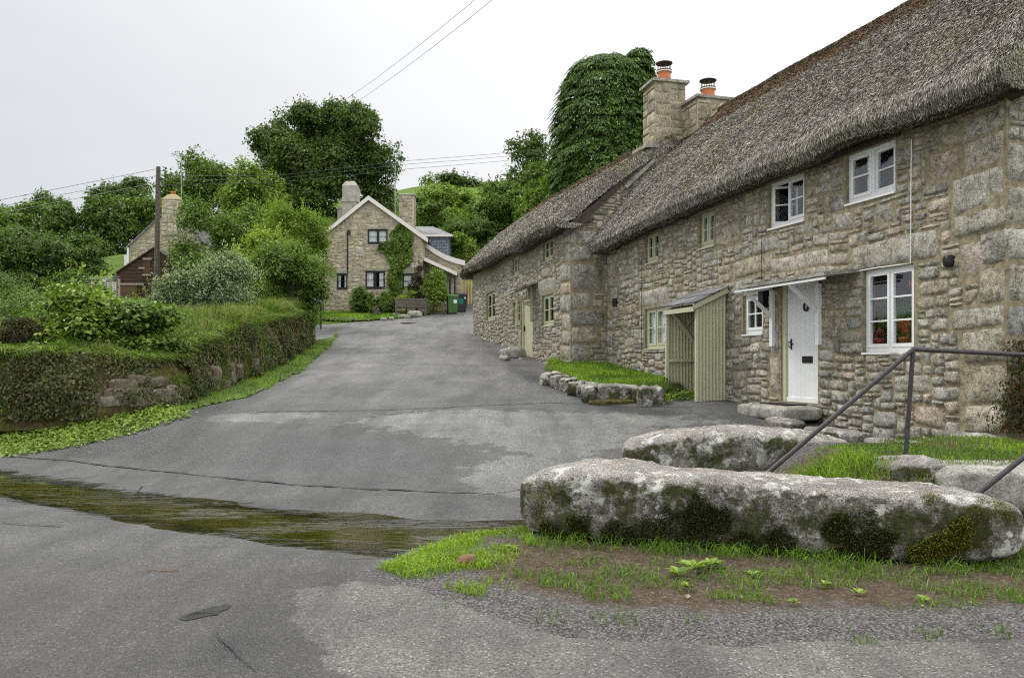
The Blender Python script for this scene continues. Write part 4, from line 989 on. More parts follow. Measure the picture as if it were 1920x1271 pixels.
# catslide wing with curved verge and a low porch
HWg = Frame((at(864, 0, 46.5)[0], 46.5), (-1, 0)); aw = HWg.px(788)
xs_v = [788, 800, 815, 835, 855, 872]; ys_v = [451, 461, 472, 483, 490, 494]; vz = [HWg.px(x, y) for x, y in zip(xs_v, ys_v)]
mb = MB(); V_a = np.array([v[0] for v in vz]); V_z = np.array([v[1] for v in vz]); aa = np.linspace(0, aw, 14); zz = np.interp(aa, V_a[::-1], V_z[::-1]) - .1
for i in range(13):
    mb.hexa([HWg.pt(aa[i], hz0 - .3, -4), HWg.pt(aa[i + 1], hz0 - .3, -4), HWg.pt(aa[i + 1], hz0 - .3, 0), HWg.pt(aa[i], hz0 - .3, 0), HWg.pt(aa[i], zz[i], -4), HWg.pt(aa[i + 1], zz[i + 1], -4), HWg.pt(aa[i + 1], zz[i + 1], 0), HWg.pt(aa[i], zz[i], 0)])
masonry(mb, HWg, 0, aw, hz0, V_z.max(), 97, inside=lambda a, z: z < np.interp(a, V_a[::-1], V_z[::-1]) - .15, cell=(.13, .085), gap=.03)
wing = build('wing', mb, [M['mortar_pale'], M['granite_warm']], house)
mb = MB(); mbr = MB()
for i in range(5):
    for tgt, o0, o1, h0, h1 in ((mb, .05, .1, -.14, .16), (mbr, .05, -4.2, .0, .1)):
        tgt.hexa([HWg.pt(V_a[i], V_z[i] + h0, o0), HWg.pt(V_a[i + 1], V_z[i + 1] + h0, o0), HWg.pt(V_a[i + 1], V_z[i + 1] + h0, o1), HWg.pt(V_a[i], V_z[i] + h0, o1), HWg.pt(V_a[i], V_z[i] + h1, o0), HWg.pt(V_a[i + 1], V_z[i + 1] + h1, o0), HWg.pt(V_a[i + 1], V_z[i + 1] + h1, o1), HWg.pt(V_a[i], V_z[i] + h1, o1)])
build('verge_board', mb, M['plaster_pale'], house); build('wing_roof', mbr, M['slate'], house)
HP = Frame((at(856, 0, 45.3)[0], 45.3), (-1, 0)); p0, p1 = HP.px(789, 483), HP.px(857, 514)
mb = MB(); c = np.array([HP.pt(*p0, .05), HP.pt(*p1, .05), HP.pt(*p1, -1.15), HP.pt(*p0, -1.15)]); mb.hexa(np.vstack([c - (0, 0, .02), c + (0, 0, .08)])); pr_ = build('porch_roof', mb, M['slate'], house)
mb = MB(); c = np.array([HP.pt(p0[0], p0[1] - .1, .06), HP.pt(p1[0], p1[1] - .1, .06), HP.pt(p1[0], p1[1] - .1, .1), HP.pt(p0[0], p0[1] - .1, .1)]); mb.hexa(np.vstack([c, c + (0, 0, .2)])); build('verge_board', mb, M['plaster_pale'], house)
mb = MB(); q = HP.px(853, 515); mb.tube([HP.pt(q[0], q[1], .03), HP.pt(q[0], hz0 + .2, .03)], .05, 6); q = HP.px(843, 520); HP.box(mb, q[0] - .05, q[0] + .05, hz0, q[1] - .1, -.3, -.2); build('porch_post', mb, M['iron_black'], house)

# ---------------------------------------------------------------- stone cottage far left, wooden shed, white lean-to
KD = 58.; K = Frame((at(376, 0, KD)[0], KD), (-1, 0)); kz = gz(at(300, 0, KD)[0], KD)
far = thing('stone_cottage', 'small stone cottage with tall gable chimney behind the wooden shed', 'cottage', (at(310, 0, KD)[0], KD + 3, kz - 1))
kl = K.px(243, 462); ka = K.px(318, 392); kr = (0, K.px(376, 450)[1])
mb = MB(); mb.add([K.pt(0, kz - 1), K.pt(kl[0], kz - 1), K.pt(*kl), K.pt(*ka), K.pt(*kr)], tris=[(0, 1, 2), (0, 2, 3), (0, 3, 4)])
kin = lambda a, z: z < np.interp(a, [0, ka[0], kl[0]], [kr[1], ka[1], kl[1]]) - .1
masonry(mb, K, 0, kl[0], kz - .5, ka[1], 101, inside=kin, cell=(.15, .1), gap=.03, proud=lambda z: .03)
for a, z in ((0, kr[1]), kl): mb.add([K.pt(a, kz - 1), K.pt(a, kz - 1, -8), K.pt(a, z, -8), K.pt(a, z)], [(0, 1, 2, 3)])
build('wall', mb, [M['mortar_pale'], M['granite_warm']], far, True)
mb = MB()
for q0, q1 in ((kr, ka), (ka, kl)):
    dx = .25 * np.sign(q1[0] - q0[0]); s = (q1[1] - q0[1]) / (q1[0] - q0[0])
    if q0 is kr: q0 = (q0[0] - .25, q0[1] - .25 * s)
    else: q1 = (q1[0] + .3, q1[1] + .3 * s)
    c = np.array([K.pt(*q0, .12), K.pt(*q1, .12), K.pt(*q1, -8.2), K.pt(*q0, -8.2)]); mb.hexa(np.vstack([c, c + (0, 0, .16)]))
fr_ = build('roof', mb, M['slate'], far)
a, b = K.px(304), K.px(336); zt_ = K.px(320, 375)[1]
st = chimney(far, K, b, a, -1.0, .12, kz + 2, zt_, [M['mortar_pale'], M['granite_warm']], 103, cap=.02, capth=.04, domed=False, cellsz=(.14, .11))
m_ = (a + b) / 2; mb = MB(); c = [K.pt(x, zt_ + .041, o) for x, o in ((b, .12), (a, .12), (a, -1.0), (b, -1.0))]; mb.hexa(np.vstack([c, [K.pt(m_ + s * .28, zt_ + .45, -.44 + o) for s, o in ((-1, .25), (1, .25), (1, -.25), (-1, -.25))]]))
M['lichen_cap'] = m_plain('lichen_mortar', (.36, .31, .16), .9, .2, 6); build('chimney_cap', mb, M['lichen_cap'], st)
mb = MB(); mb.lathe(K.pt(m_, zt_ + .44, -.44), [(.17, 0), (.15, .15), (.19, .17), (.19, .24), (.12, .24)], 16); build('chimney_pot', mb, M['terracotta'], st, True)
mb = MB(); q = K.px(242, 465); K.box(mb, q[0] - .02, q[0] + .1, kz, q[1], .02, .12); build('downpipe', mb, M['white'], far)
mb = MB(); q = K.px(236, 478); K.box(mb, q[0] - .14, q[0] + .12, K.px(236, 505)[1], q[1], -.3, 0); build('vent_pipe', mb, M['white'], far)

SD = 45.; Sh = Frame((at(327, 0, SD)[0], SD), (-1, 0)); sz = gz(at(270, 0, SD)[0], SD)
shed = thing('wooden_shed', 'dark brown weatherboarded shed with two plank doors behind the bushes', 'shed', (at(270, 0, SD)[0], SD + 2, sz))
s_l = Sh.px(219, 513); s_a = Sh.px(290, 466); s_r = (0, Sh.px(327, 490)[1])
def m_board():
    t = NT('weatherboard'); n = t.noise(3, 6, .7, t.scaled(.6, .6, 9)); c = t.ramp(n, [(.3, (.028, .018, .013)), (.55, (.075, .045, .030)), (.75, (.15, .105, .075))])
    t.princ(c, .8, t.bump(n, .6, .02), .2); return t.m
M['board'] = m_board(); M['plank'] = m_plain('brown_planks', (.115, .062, .034), .75, .35, 6, .4)
mb = MB(); zz = sz - .5; top = lambda a: np.interp(a, [0, s_a[0], s_l[0]], [s_r[1], s_a[1], s_l[1]])
while zz < s_a[1] - .05:
    aa = np.linspace(0, s_l[0], 200); ok = aa[top(aa) > zz + .1]
    if len(ok): 
        c = [Sh.pt(ok[0], zz, .05), Sh.pt(ok[-1], zz, .05), Sh.pt(ok[-1], zz, 0), Sh.pt(ok[0], zz, 0), Sh.pt(ok[0], zz + .22, .012), Sh.pt(ok[-1], zz + .22, .012), Sh.pt(ok[-1], zz + .22, 0), Sh.pt(ok[0], zz + .22, 0)]; mb.hexa(c)
    zz += .2
mb.add([Sh.pt(0, sz - .5), Sh.pt(s_l[0], sz - .5), Sh.pt(*s_l), Sh.pt(*s_a), Sh.pt(*s_r)], tris=[(0, 1, 2), (0, 2, 3), (0, 3, 4)])
for a, z in (s_r, s_l): mb.add([Sh.pt(a, sz - .5), Sh.pt(a, sz - .5, -5), Sh.pt(a, z, -5), Sh.pt(a, z)], [(0, 1, 2, 3)])
build('wall', mb, M['board'], shed)
mb = MB()
for q0, q1 in ((s_r, s_a), (s_a, s_l)):
    s = (q1[1] - q0[1]) / (q1[0] - q0[0])
    if q0 is s_r: q0 = (q0[0] - .2, q0[1] - .2 * s)
    else: q1 = (q1[0] + .2, q1[1] + .2 * s)
    c = np.array([Sh.pt(*q0, .15), Sh.pt(*q1, .15), Sh.pt(*q1, -5.2), Sh.pt(*q0, -5.2)]); mb.hexa(np.vstack([c, c + (0, 0, .08)]))
build('roof', mb, M['timber_dark'], shed)
for (x0, x1, yt, yb, l) in ((228, 258, 534, 566, 'low plank door'), (270, 283, 487, 514, 'upper loft hatch')):
    a = Sh.px(x0, yb); b = Sh.px(x1, yt); mb = MB(); n = 6
    for k in range(n): u = b[0] + (a[0] - b[0]) * k / n; Sh.box(mb, u + .004, u + (a[0] - b[0]) / n - .004, a[1], b[1], .055, .085)
    build('door', mb, M['plank'], shed)['label'] = l
mb = MB()
for (x0, x1, y) in ((225, 272, 533), (262, 273, 503), (269, 285, 516), (270, 286, 486)):
    a = Sh.px(x0, y); b = Sh.px(x1, y); Sh.box(mb, b[0], a[0], a[1] - .05, a[1] + .05, .086, .14)
M['grey_wood'] = m_plain('grey_wood', (.33, .30, .25), .85, .25, 12, .4); build('batten', mb, M['grey_wood'], shed)
mb = MB(); a = Sh.px(192, 525); b = Sh.px(220, 509); Lt = Frame((Sh.p[0], SD + .6), (-1, 0))
c = np.array([Sh.pt(b[0] - .1, b[1], .0), Sh.pt(a[0], a[1], .0), Sh.pt(a[0], a[1], -4), Sh.pt(b[0] - .1, b[1], -4)]); mb.hexa(np.vstack([c - (0, 0, .12), c]))
Sh.box(mb, b[0], a[0] - .1, sz - .3, a[1] - .12, -3.9, -.1)
o = build('greenhouse', mb, M['white'], None); tag(o, 'small white lean-to with sloping roof against the shed, left side', 'lean-to')
# ================================================================ plants
GREEN = {
 'dark': [(.045, .085, .014), (.095, .155, .024), (.17, .25, .042)],
 'mid': [(.065, .12, .016), (.135, .22, .028), (.24, .34, .052)],
 'light': [(.11, .175, .02), (.225, .33, .04), (.37, .48, .085)],
 'lime': [(.18, .26, .024), (.33, .44, .042), (.50, .60, .11)],
 'silver': [(.06, .10, .026), (.14, .19, .065), (.38, .45, .26), (.62, .68, .50)],
 'conifer': [(.036, .075, .014), (.09, .165, .028), (.21, .34, .07)],
 'ivy': [(.03, .042, .012), (.07, .095, .024), (.13, .16, .045), (.18, .14, .07), (.15, .19, .06)],
 'brown': [(.05, .042, .024), (.09, .09, .035), (.14, .13, .06)],
}
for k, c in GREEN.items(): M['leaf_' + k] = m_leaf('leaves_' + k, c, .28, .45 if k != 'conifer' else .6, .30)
M['bark'] = m_plain('bark', (.075, .06, .045), .95, .4, 9, .8)
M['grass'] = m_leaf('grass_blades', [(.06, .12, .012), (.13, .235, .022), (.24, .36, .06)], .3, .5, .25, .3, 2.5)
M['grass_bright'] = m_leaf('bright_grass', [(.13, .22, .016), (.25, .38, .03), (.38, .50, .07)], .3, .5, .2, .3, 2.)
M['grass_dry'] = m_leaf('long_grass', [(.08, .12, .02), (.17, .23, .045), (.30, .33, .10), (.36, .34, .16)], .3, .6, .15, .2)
M['turf'] = m_plain('turf', (.075, .12, .018), .95, .5, 6, .9)

def plant(name, label, cat, box, d, leaf, n, ls, seed, nb=14, group=None, trunk=.0, ybase=None, lo=.3, hi=.46, depth=.85, up=.5, per=22, csz=None, aspect=.6, inner=.25, flat=.6, xc=None, shell=(.72, 1.03), mat2=None, boxy=.9, shoots=None, low=None, lobes=None):
    """a tree or bush whose crown spans box (x0, x1, top, bottom of the photo) at depth d"""
    shoots = n // 220 if shoots is None else shoots
    x0, x1, yt, yb = box; p0 = at(x0, yb, d); p1 = at(x1, yt, d)
    rx = (p1[0] - p0[0]) / 2; rz = (p1[2] - p0[2]) / 2; c = np.array([(p0[0] + p1[0]) / 2, d + rx * depth * .2, (p0[2] + p1[2]) / 2])
    g = gz(c[0], c[1]); base = (c[0] if xc is None else at(xc, 0, d)[0], c[1], g)
    root = thing(name, label, cat, base, group)
    B = blob_crown(c, rx, rx * depth, rz, nb, seed, lo, hi, low=low or (.54 if cat == 'tree' else .5), boxy=boxy)
    if lobes:      # the main lobes of the crown, as photo circles
        B = np.vstack([blob_crown((at(x, y, d)[0], c[1] + (i % 3 - 1) * rr * d / F * .6, at(x, y, d)[2]), rr * d / F, rr * d / F, rr * d / F, 13, seed + i, .36, .56, 1., low=.5) for i, (x, y, rr) in enumerate(lobes)])
    for ax, lo_, hi_ in ((0, p0[0], p1[0]), (2, p0[2], p1[2])):      # fit the blobs to the outline
        l, h = (B[:, ax] - B[:, 3 + ax] * .97).min(), (B[:, ax] + B[:, 3 + ax] * .97).max(); k = (hi_ - lo_) / (h - l)
        B[:, ax] = lo_ + (B[:, ax] - l) * k; B[:, 3 + ax] *= k
    mb = MB(); crown(mb, B, n // per, per, csz or max(rx * .09, ls * 1.3), ls, seed, up, flat, inner, aspect, shell if d < 50 else (.72, 1.1))
    if shoots:      # young shoots standing out of the crown
        r = np.random.default_rng(seed + 5); kb = r.integers(0, len(B), shoots); D = unit(r, shoots); D[:, 2] = np.abs(D[:, 2]) * 1.2 + .15; D /= np.linalg.norm(D, axis=1)[:, None]
        L = ls * (r.uniform(3, 7, shoots) if d < 50 else r.uniform(1.5, 3.2, shoots)); tt_ = np.linspace(0, 1, 9); dirs = D * .5 + [0, 0, .75]; dirs /= np.linalg.norm(dirs, axis=1)[:, None]
        Pp = (B[kb, :3] + D * B[kb, 3:] * .92)[:, None] + dirs[:, None] * (tt_[None, :, None] * L[:, None, None]) + r.normal(size=(shoots, 9, 3)) * ls * .25
        al = (dirs[:, None] * .7 + r.normal(size=(shoots, 9, 3)) * .7).reshape(-1, 3); leaves(mb, Pp.reshape(-1, 3), r.normal(size=(shoots * 9, 3)) + [0, -.3, .6], ls * .9, seed + 6, aspect, along=al, jit=.2)
    build('crown', mb, M['leaf_' + leaf] if mat2 is None else mat2, root)
    r = np.random.default_rng(seed + 77); mb = MB(); tr = trunk or max(.05, rx * .055)
    top = c + np.array([0, 0, rz * .2]); b0 = np.array([base[0], base[1], g - .2]); mid = (b0 + top) / 2 + np.append(r.normal(0, .06, 2) * rx, 0)
    t = np.linspace(0, 1, 9)[:, None]; path = b0 * (1 - t) ** 2 + 2 * mid * t * (1 - t) + top * t ** 2
    mb.tube(path, np.linspace(tr * 1.25, tr * .45, 9), 8)
    for b in B[:: max(1, len(B) // 9)]:
        k = r.integers(3, 8); s = path[k]; e = b[:3]; m_ = (s + e) / 2 + np.array([0, 0, -.08 * rz]); u = np.linspace(0, 1, 6)[:, None]
        mb.tube(s * (1 - u) ** 2 + 2 * m_ * u * (1 - u) + e * u ** 2, np.linspace(tr * .5, tr * .12, 6), 5)
    build('trunk' if cat == 'tree' else 'stem', mb, M['bark'], root, True)
    return root

# --- trees far behind and on the hill
plant('broadleaf_tree', 'huge dark sycamore towering behind the stone gabled house', 'tree', (445, 752, 176, 490), 78, 'dark', 125000, .32, 1, 70, trunk=.5, lo=.13, hi=.24, csz=.5, lobes=[(500, 268, 44), (560, 240, 50), (620, 222, 46), (680, 255, 52), (715, 310, 44), (490, 335, 46), (560, 320, 70), (640, 315, 75), (700, 375, 50), (600, 395, 72), (520, 400, 62), (650, 430, 60), (560, 450, 60), (470, 380, 40)])
plant('broadleaf_tree', 'airy mid green ash tree behind the tall television aerial pole', 'tree', (300, 470, 283, 540), 64, 'mid', 30000, .28, 2, 26, trunk=.3, lo=.2, hi=.34, csz=.5)
plant('broadleaf_tree', 'light green young ash between the ash and the huge sycamore', 'tree', (405, 540, 305, 540), 56, 'light', 22000, .24, 3, 22, trunk=.25, lo=.22, hi=.34, csz=.42)
plant('broadleaf_tree', 'rounded dark tree top showing left of the wooden utility pole', 'tree', (172, 286, 333, 440), 100, 'dark', 14000, .42, 4, 16, trunk=.4, csz=.7)
plant('broadleaf_tree', 'mid green tree beneath the rounded dark tree top', 'tree', (196, 300, 372, 470), 86, 'mid', 12000, .36, 5, 14, trunk=.3)
plant('broadleaf_tree', 'dark oak with a stray upright twig at the left of the skyline', 'tree', (85, 225, 348, 520), 82, 'dark', 22000, .36, 6, 22, trunk=.45, xc=178)
plant('broadleaf_tree', 'small dark tree crown on the skyline behind the left oak', 'tree', (60, 130, 366, 440), 108, 'dark', 7000, .42, 7, 10, trunk=.3)
plant('broadleaf_tree', 'mid green tree at the left edge of the photo', 'tree', (-70, 105, 382, 520), 84, 'mid', 17000, .36, 8, 18, trunk=.35)
plant('broadleaf_tree', 'low dark tree shading the field edge at far left', 'tree', (-60, 110, 430, 540), 66, 'dark', 14000, .30, 9, 16, trunk=.3)
plant('broadleaf_tree', 'low dark tree with a bare trunk beside the bright field', 'tree', (80, 196, 440, 545), 68, 'dark', 14000, .30, 10, 16, trunk=.35, xc=180)
plant('broadleaf_tree', 'dark bushy oak on the hilltop right of the stone chimney', 'tree', (822, 905, 328, 400), 100, 'dark', 9000, .42, 11, 12, trunk=.3)
plant('broadleaf_tree', 'spreading apple tree on the slope above the picket gate', 'tree', (868, 1000, 338, 440), 68, 'mid', 19000, .26, 12, 20, trunk=.22, xc=945)
plant('broadleaf_tree', 'sparse dark thorn tree against the sky left of the conifer', 'tree', (935, 1040, 248, 390), 84, 'dark', 7000, .34, 13, 16, trunk=.3, inner=.1, per=14)
plant('broadleaf_tree', 'leafy mid green tree rising behind the farther thatched roof', 'tree', (968, 1120, 285, 470), 60, 'mid', 22000, .26, 14, 22, trunk=.25)
plant('broadleaf_tree', 'light green bushy tree low behind the farther thatched roof', 'tree', (985, 1075, 330, 440), 54, 'light', 12000, .22, 141, 14, trunk=.2)
plant('broadleaf_tree', 'slender sapling standing alone on the hill skyline', 'tree', (790, 826, 324, 372), 112, 'mid', 450, .42, 15, 8, trunk=.12, inner=.1, per=6)
plant('shrub', 'dark hawthorn bush on the hillside behind the slate-hung extension', 'bush', (782, 838, 384, 428), 66, 'mid', 6500, .24, 16, 10)
plant('hillside_shrub', 'yellow green bracken bank below the hilltop oak', 'bush', (770, 880, 346, 440), 92, 'light', 9000, .42, 17, 14)
plant('hillside_shrub', 'lime green scrub between the hawthorn and the apple tree', 'bush', (835, 885, 392, 430), 76, 'light', 5000, .32, 18, 8)
plant('hillside_shrub', 'mid green gorse clump right beside the house stone stack', 'bush', (766, 822, 372, 440), 72, 'mid', 7000, .28, 171, 10)
plant('hillside_shrub', 'long light green thicket crossing the hillside above the slate-hung extension', 'bush', (780, 900, 352, 425), 84, 'light', 11000, .34, 172, 16)
plant('hillside_shrub', 'dark green thicket low behind the rounded light green bush', 'bush', (836, 915, 404, 470), 64, 'mid', 8000, .24, 173, 12)
plant('shrub', 'dark hedge under the apple tree beside the field gate', 'bush', (838, 932, 414, 450), 62, 'dark', 8000, .24, 19, 10)
plant('shrub', 'rounded light green bush beside the slate-hung extension', 'bush', (840, 893, 440, 512), 52, 'light', 9000, .18, 20, 10)
plant('shrub', 'dark round bush in front of the bright field beside the stone cottage', 'bush', (212, 246, 470, 500), 84, 'dark', 2500, .34, 201, 6)

def conifer(name, label, box, d, seed, n, leaf, top_round=.5, ls=.34, narrow=1.):
    x0, x1, yt, yb = box; p0 = at(x0, yb, d); p1 = at(x1, yt, d); cx = (p0[0] + p1[0]) / 2; H = p1[2] - p0[2]; rx = (p1[0] - p0[0]) / 2
    g = gz(cx, d); root = thing(name, label, 'tree', (cx, d, g)); r = np.random.default_rng(seed)
    u = r.random(n) ** .9; u = np.clip((np.floor(u * 17 + .35 * np.sin(np.arange(n) * 1.7)) + r.normal(.5, .32, n)) / 17, 0, 1); th = r.uniform(0, 2 * np.pi, n)
    env = lambda u: np.interp(u, [0, .3, .6, .8, .93, .98, 1], [1., .98, .86, .68, .50, .34, .08]) if narrow == 1. else (1 - u) ** .8 + .04
    lump = 1 + .07 * np.sin(th * 3 + u * 5 + seed) + .05 * np.sin(th * 7 - u * 23) ; rr = rx * env(u) * lump * r.uniform(.82, 1.04, n)
    c = np.stack([cx + rr * np.cos(th), d + rr * np.sin(th), p0[2] + u * H], 1); O = np.stack([np.cos(th), np.sin(th), np.zeros(n)], 1)
    per = 28; t = np.sqrt(r.random((n, per))); side = np.cross(O, [0, 0, 1.]); sp = r.uniform(-.55, .55, (n, per))
    L = (ls * 4. * r.uniform(.7, 1.25, n))[:, None]; tw = r.normal(0, .35, n)[:, None, None]; Od = O[:, None] + side[:, None] * tw
    Pp = c[:, None] + Od * (t * L * .75)[..., None] + side[:, None] * (sp * t * L * .8)[..., None] + np.array([0, 0, 1.]) * (-(t ** 2.2) * L * .55 + .2 * L)[..., None]
    al = (Od * (1 - .5 * t)[..., None] + side[:, None] * (sp * 1.3)[..., None] + np.array([0, 0, -1.]) * (t * 1.0)[..., None]).reshape(-1, 3)
    N = (O[:, None] * (.25 + .9 * t)[..., None] + np.array([0, 0, 1.]) + r.normal(size=(n, per, 3)) * .16).reshape(-1, 3)
    mb = MB(); leaves(mb, Pp.reshape(-1, 3), N, ls, seed, .42, .08, along=al, jit=.12); build('crown', mb, M['leaf_' + leaf], root)
    mb = MB(); z = np.linspace(g - .3, p1[2] - .1 * H, 8); mb.tube(np.column_stack([np.full(8, cx), np.full(8, d), z]), np.linspace(rx * .5 if narrow == 1. else .25, .08, 8), 8)
    build('trunk', mb, M['bark'], root, True)
conifer('cypress_tree', 'tall dense cypress with drooping sprays behind the farther thatched roof', (1036, 1232, 112, 420), 50, 31, 3900, 'conifer', .45, .21)
conifer('spruce_tree', 'dark spruce top peeping out behind the dense cypress', (1165, 1232, 96, 330), 62, 32, 700, 'conifer', .3, .28, .5)

plant('broadleaf_tree', 'dark hedge tree low on the left, under the low wires', 'tree', (-80, 75, 438, 590), 46, 'dark', 16000, .2, 21, 18, trunk=.2, boxy=.8)
plant('broadleaf_tree', 'dark hedge tree between the low wires and the bright field', 'tree', (55, 192, 452, 580), 47, 'dark', 15000, .2, 22, 18, trunk=.2, boxy=.8, xc=178)
plant('broadleaf_tree', 'dark hedge tree beyond the left edge of the photo', 'tree', (-420, -60, 420, 600), 44, 'dark', 16000, .2, 23, 18, trunk=.2, boxy=.8)
# --- bushes along the lane, left
plant('broadleaf_tree', 'dense mid green hazel between shed and lime green shrubs', 'tree', (318, 500, 370, 600), 42, 'mid', 36000, .15, 41, 26, trunk=.14, lo=.22, hi=.36, csz=.28)
plant('shrub', 'tall feathery lime green shrub against the house wall', 'bush', (470, 628, 378, 590), 36, 'light', 32000, .12, 42, 24, lo=.2, hi=.32, csz=.22, per=26, up=.8, aspect=.4)
plant('shrub', 'bright lime green elder bush above the hedge bank', 'bush', (408, 545, 432, 600), 30, 'lime', 22000, .12, 43, 18, csz=.2)
plant('shrub', 'mid green willow bush hanging over the end of the hedge bank', 'bush', (478, 612, 452, 630), 27.5, 'mid', 26000, .10, 44, 18, csz=.18)
plant('shrub', 'pale variegated silver green shrub above the hedge bank', 'bush', (280, 486, 474, 655), 22.5, 'silver', 44000, .085, 45, 24, csz=.17, up=.25, aspect=.42, lo=.26, hi=.42, boxy=1., shoots=260)
plant('shrub', 'hazel bush with broad leaves on the near hedge bank, larger one', 'bush', (75, 215, 534, 690), 15.4, 'light', 16000, .105, 46, 18, shoots=45, csz=.2, flat=.35, up=.9, aspect=.75)
plant('shrub', 'low spreading broad-leaved bush between hazel and silver shrub', 'bush', (160, 335, 568, 690), 15.6, 'mid', 20000, .10, 47, 18, shoots=25, csz=.2, flat=.35, up=.9, aspect=.75)
plant('shrub', 'grey green feathery shrub at the left edge above the bank', 'bush', (-90, 95, 512, 660), 21, 'mid', 22000, .085, 48, 18, csz=.17, aspect=.3)
plant('shrub', 'low brownish heather mound at the bank top, far left', 'bush', (-25, 100, 596, 680), 15.2, 'brown', 12000, .06, 49, 12, csz=.1, aspect=.35)
plant('shrub', 'light green bush around the trellis, left of the shed', 'bush', (85, 195, 505, 600), 38, 'mid', 10000, .14, 50, 10)
plant('shrub', 'yellow green bush low before the shed doors', 'bush', (195, 290, 572, 640), 27, 'light', 9000, .11, 51, 10)
# --- garden bushes at the house
plant('round_bush', 'clipped round dark bush under the small left window of the house', 'bush', (655, 705, 537, 600), 43.6, 'mid', 15000, .085, 61, 26, lo=.42, hi=.56, boxy=1.15, shoots=12, csz=.1)
plant('round_bush', 'smaller clipped bush between the dark bush and the bench', 'bush', (702, 743, 546, 596), 43.8, 'mid', 11000, .08, 62, 24, lo=.42, hi=.56, boxy=1.15, shoots=12, csz=.1)
plant('round_bush', 'tall rounded light green bush right of the bench', 'bush', (788, 839, 502, 588), 44.0, 'light', 15000, .09, 63, 26, lo=.42, hi=.56, boxy=1.15, shoots=12, csz=.1)
plant('flowering_shrub', 'small yellow green plant behind the bench back', 'plant', (746, 778, 546, 568), 43.6, 'lime', 2200, .09, 64, 6)
plant('shrub', 'dark bare shrub against the house between small window and rounded bush', 'bush', (764, 800, 496, 572), 44.5, 'brown', 5000, .09, 65, 8)
# ivy on the house wall: a patch that follows the wall
iv = thing('ivy', 'ivy climbing the house wall between the windows', 'climber', HS.pt(*HS.px(742, 585), .1))
r = np.random.default_rng(9); poly = np.array([HS.px(745 + (p[0] - 745) * .88, p[1]) for p in [(748, 420), (766, 424), (778, 446), (777, 470), (776, 488), (764, 500), (757, 520), (755, 545), (742, 560), (730, 560), (729, 520), (728, 492), (716, 474), (705, 462), (712, 455), (728, 458), (733, 436)]])
q = r.uniform(poly.min(0), poly.max(0), (7500, 2)); q = q[inpoly(q[:, 0] + .2 * vn2(q[:, 0], q[:, 1], 2.5, 3, 3), q[:, 1] + .15 * vn2(q[:, 0], q[:, 1], 2.5, 8, 3), poly)]
o = .06 + .22 * (vn2(q[:, 0], q[:, 1], 1.6, 5, 2) * .5 + .5) * r.random(len(q))
mb = MB(); leaves(mb, HS.pt(q[:, 0], q[:, 1], o), np.array([0, -1., .55]) + r.normal(size=(len(q), 3)) * .5, .17, 5, .8); build('foliage', mb, m_leaf('ivy_light', [(.06, .115, .015), (.16, .27, .04), (.30, .42, .09)], .25, .4, .45, cscale=2.2), iv)
mb = MB(); mb.tube([HS.pt(*HS.px(741, y), .05) for y in (590, 560, 520, 480, 450)], [.06, .05, .04, .03, .02], 6); build('stem', mb, M['bark'], iv, True)

# ================================================================ hedge bank on the left
rj = np.random.default_rng(5)
bulge = lambda p: .13 * vnoise(p, .9, 3, 2) + .07 * vnoise(p, 2.6, 13, 3)
BP[:, 3] += .14 * vnoise(np.column_stack([BP[:, :2], BP[:, 0] * 0]), .7, 17, 2) + .06 * vnoise(np.column_stack([BP[:, :2], BP[:, 0] * 0]), 2.2, 18, 2)
bank = thing('hedge_bank', 'old stone-faced hedge bank overgrown with ivy and grass along the left of the lane', 'bank', (BP[60, 0], BP[60, 1], BP[60, 2]))
def bankpt(i, v, off=0.):
    """v 0..1 up the face, 1..2 over the top"""
    i = np.asarray(i); fr_ = rj.random(len(i))[:, None] * (len(i) > len(BP)); j = np.minimum(i + 1, len(BP) - 1); q = BP[i] * (1 - fr_) + BP[j] * fr_; n = BN[i]; h = q[:, 3] - q[:, 2] + .03
    back = np.where(v < 1, .30 * v ** 2., .30 + (v - 1) * .9); z = np.where(v < 1, v, 1.0 + .06 * np.sin((v - 1) * 3)) * h
    o = off - back; return np.column_stack([q[:, 0] + n[:, 0] * o, q[:, 1] + n[:, 1] * o, q[:, 2] - .05 + z])
nb_ = len(BP); vv = np.r_[np.linspace(-.15, .8, 9), np.linspace(.86, 1.1, 5), np.linspace(1.2, 2, 4)]
rows = []
for v in vv:
    p = bankpt(np.arange(nb_), np.full(nb_, v)); nn = np.column_stack([BN, np.full(nb_, .3)]); p = p + nn * bulge(p)[:, None]; rows.append(p)
def m_bank():
    t = NT('mossy_bank'); n = t.noise(2.4, 6, .7); n2 = t.noise(16, 5, .75)
    c = t.ramp(n, [(.3, (.05, .04, .025)), (.48, (.09, .075, .035)), (.6, (.10, .11, .025)), (.72, (.18, .12, .055))]); c = t.mix(1., c, t.ramp(n2, [(.3, .4), (.7, 1.6)]), 'MULTIPLY')
    t.princ(c, .95, t.bump(n2, 1., .05), .1); return t.m
M['bank'] = m_bank()
mb = MB(); mb.grid(np.stack(rows, 1))
mb.fan(np.array(rows)[:, -1]); build('earth_face', mb, M['bank'], bank, True)
M['bank_stone'] = m_stone('bank_stones', [(0, (.09, .085, .07)), (.4, (.17, .155, .125)), (.7, (.15, .115, .085)), (1., (.23, .215, .18))], .5, 1., .8, .6, .8)
mb = MB(); r = np.random.default_rng(11)
def bank_i(x): return int(np.argmin(np.abs((BP[:, 0] / BP[:, 1]) - (x - HX) / F)))
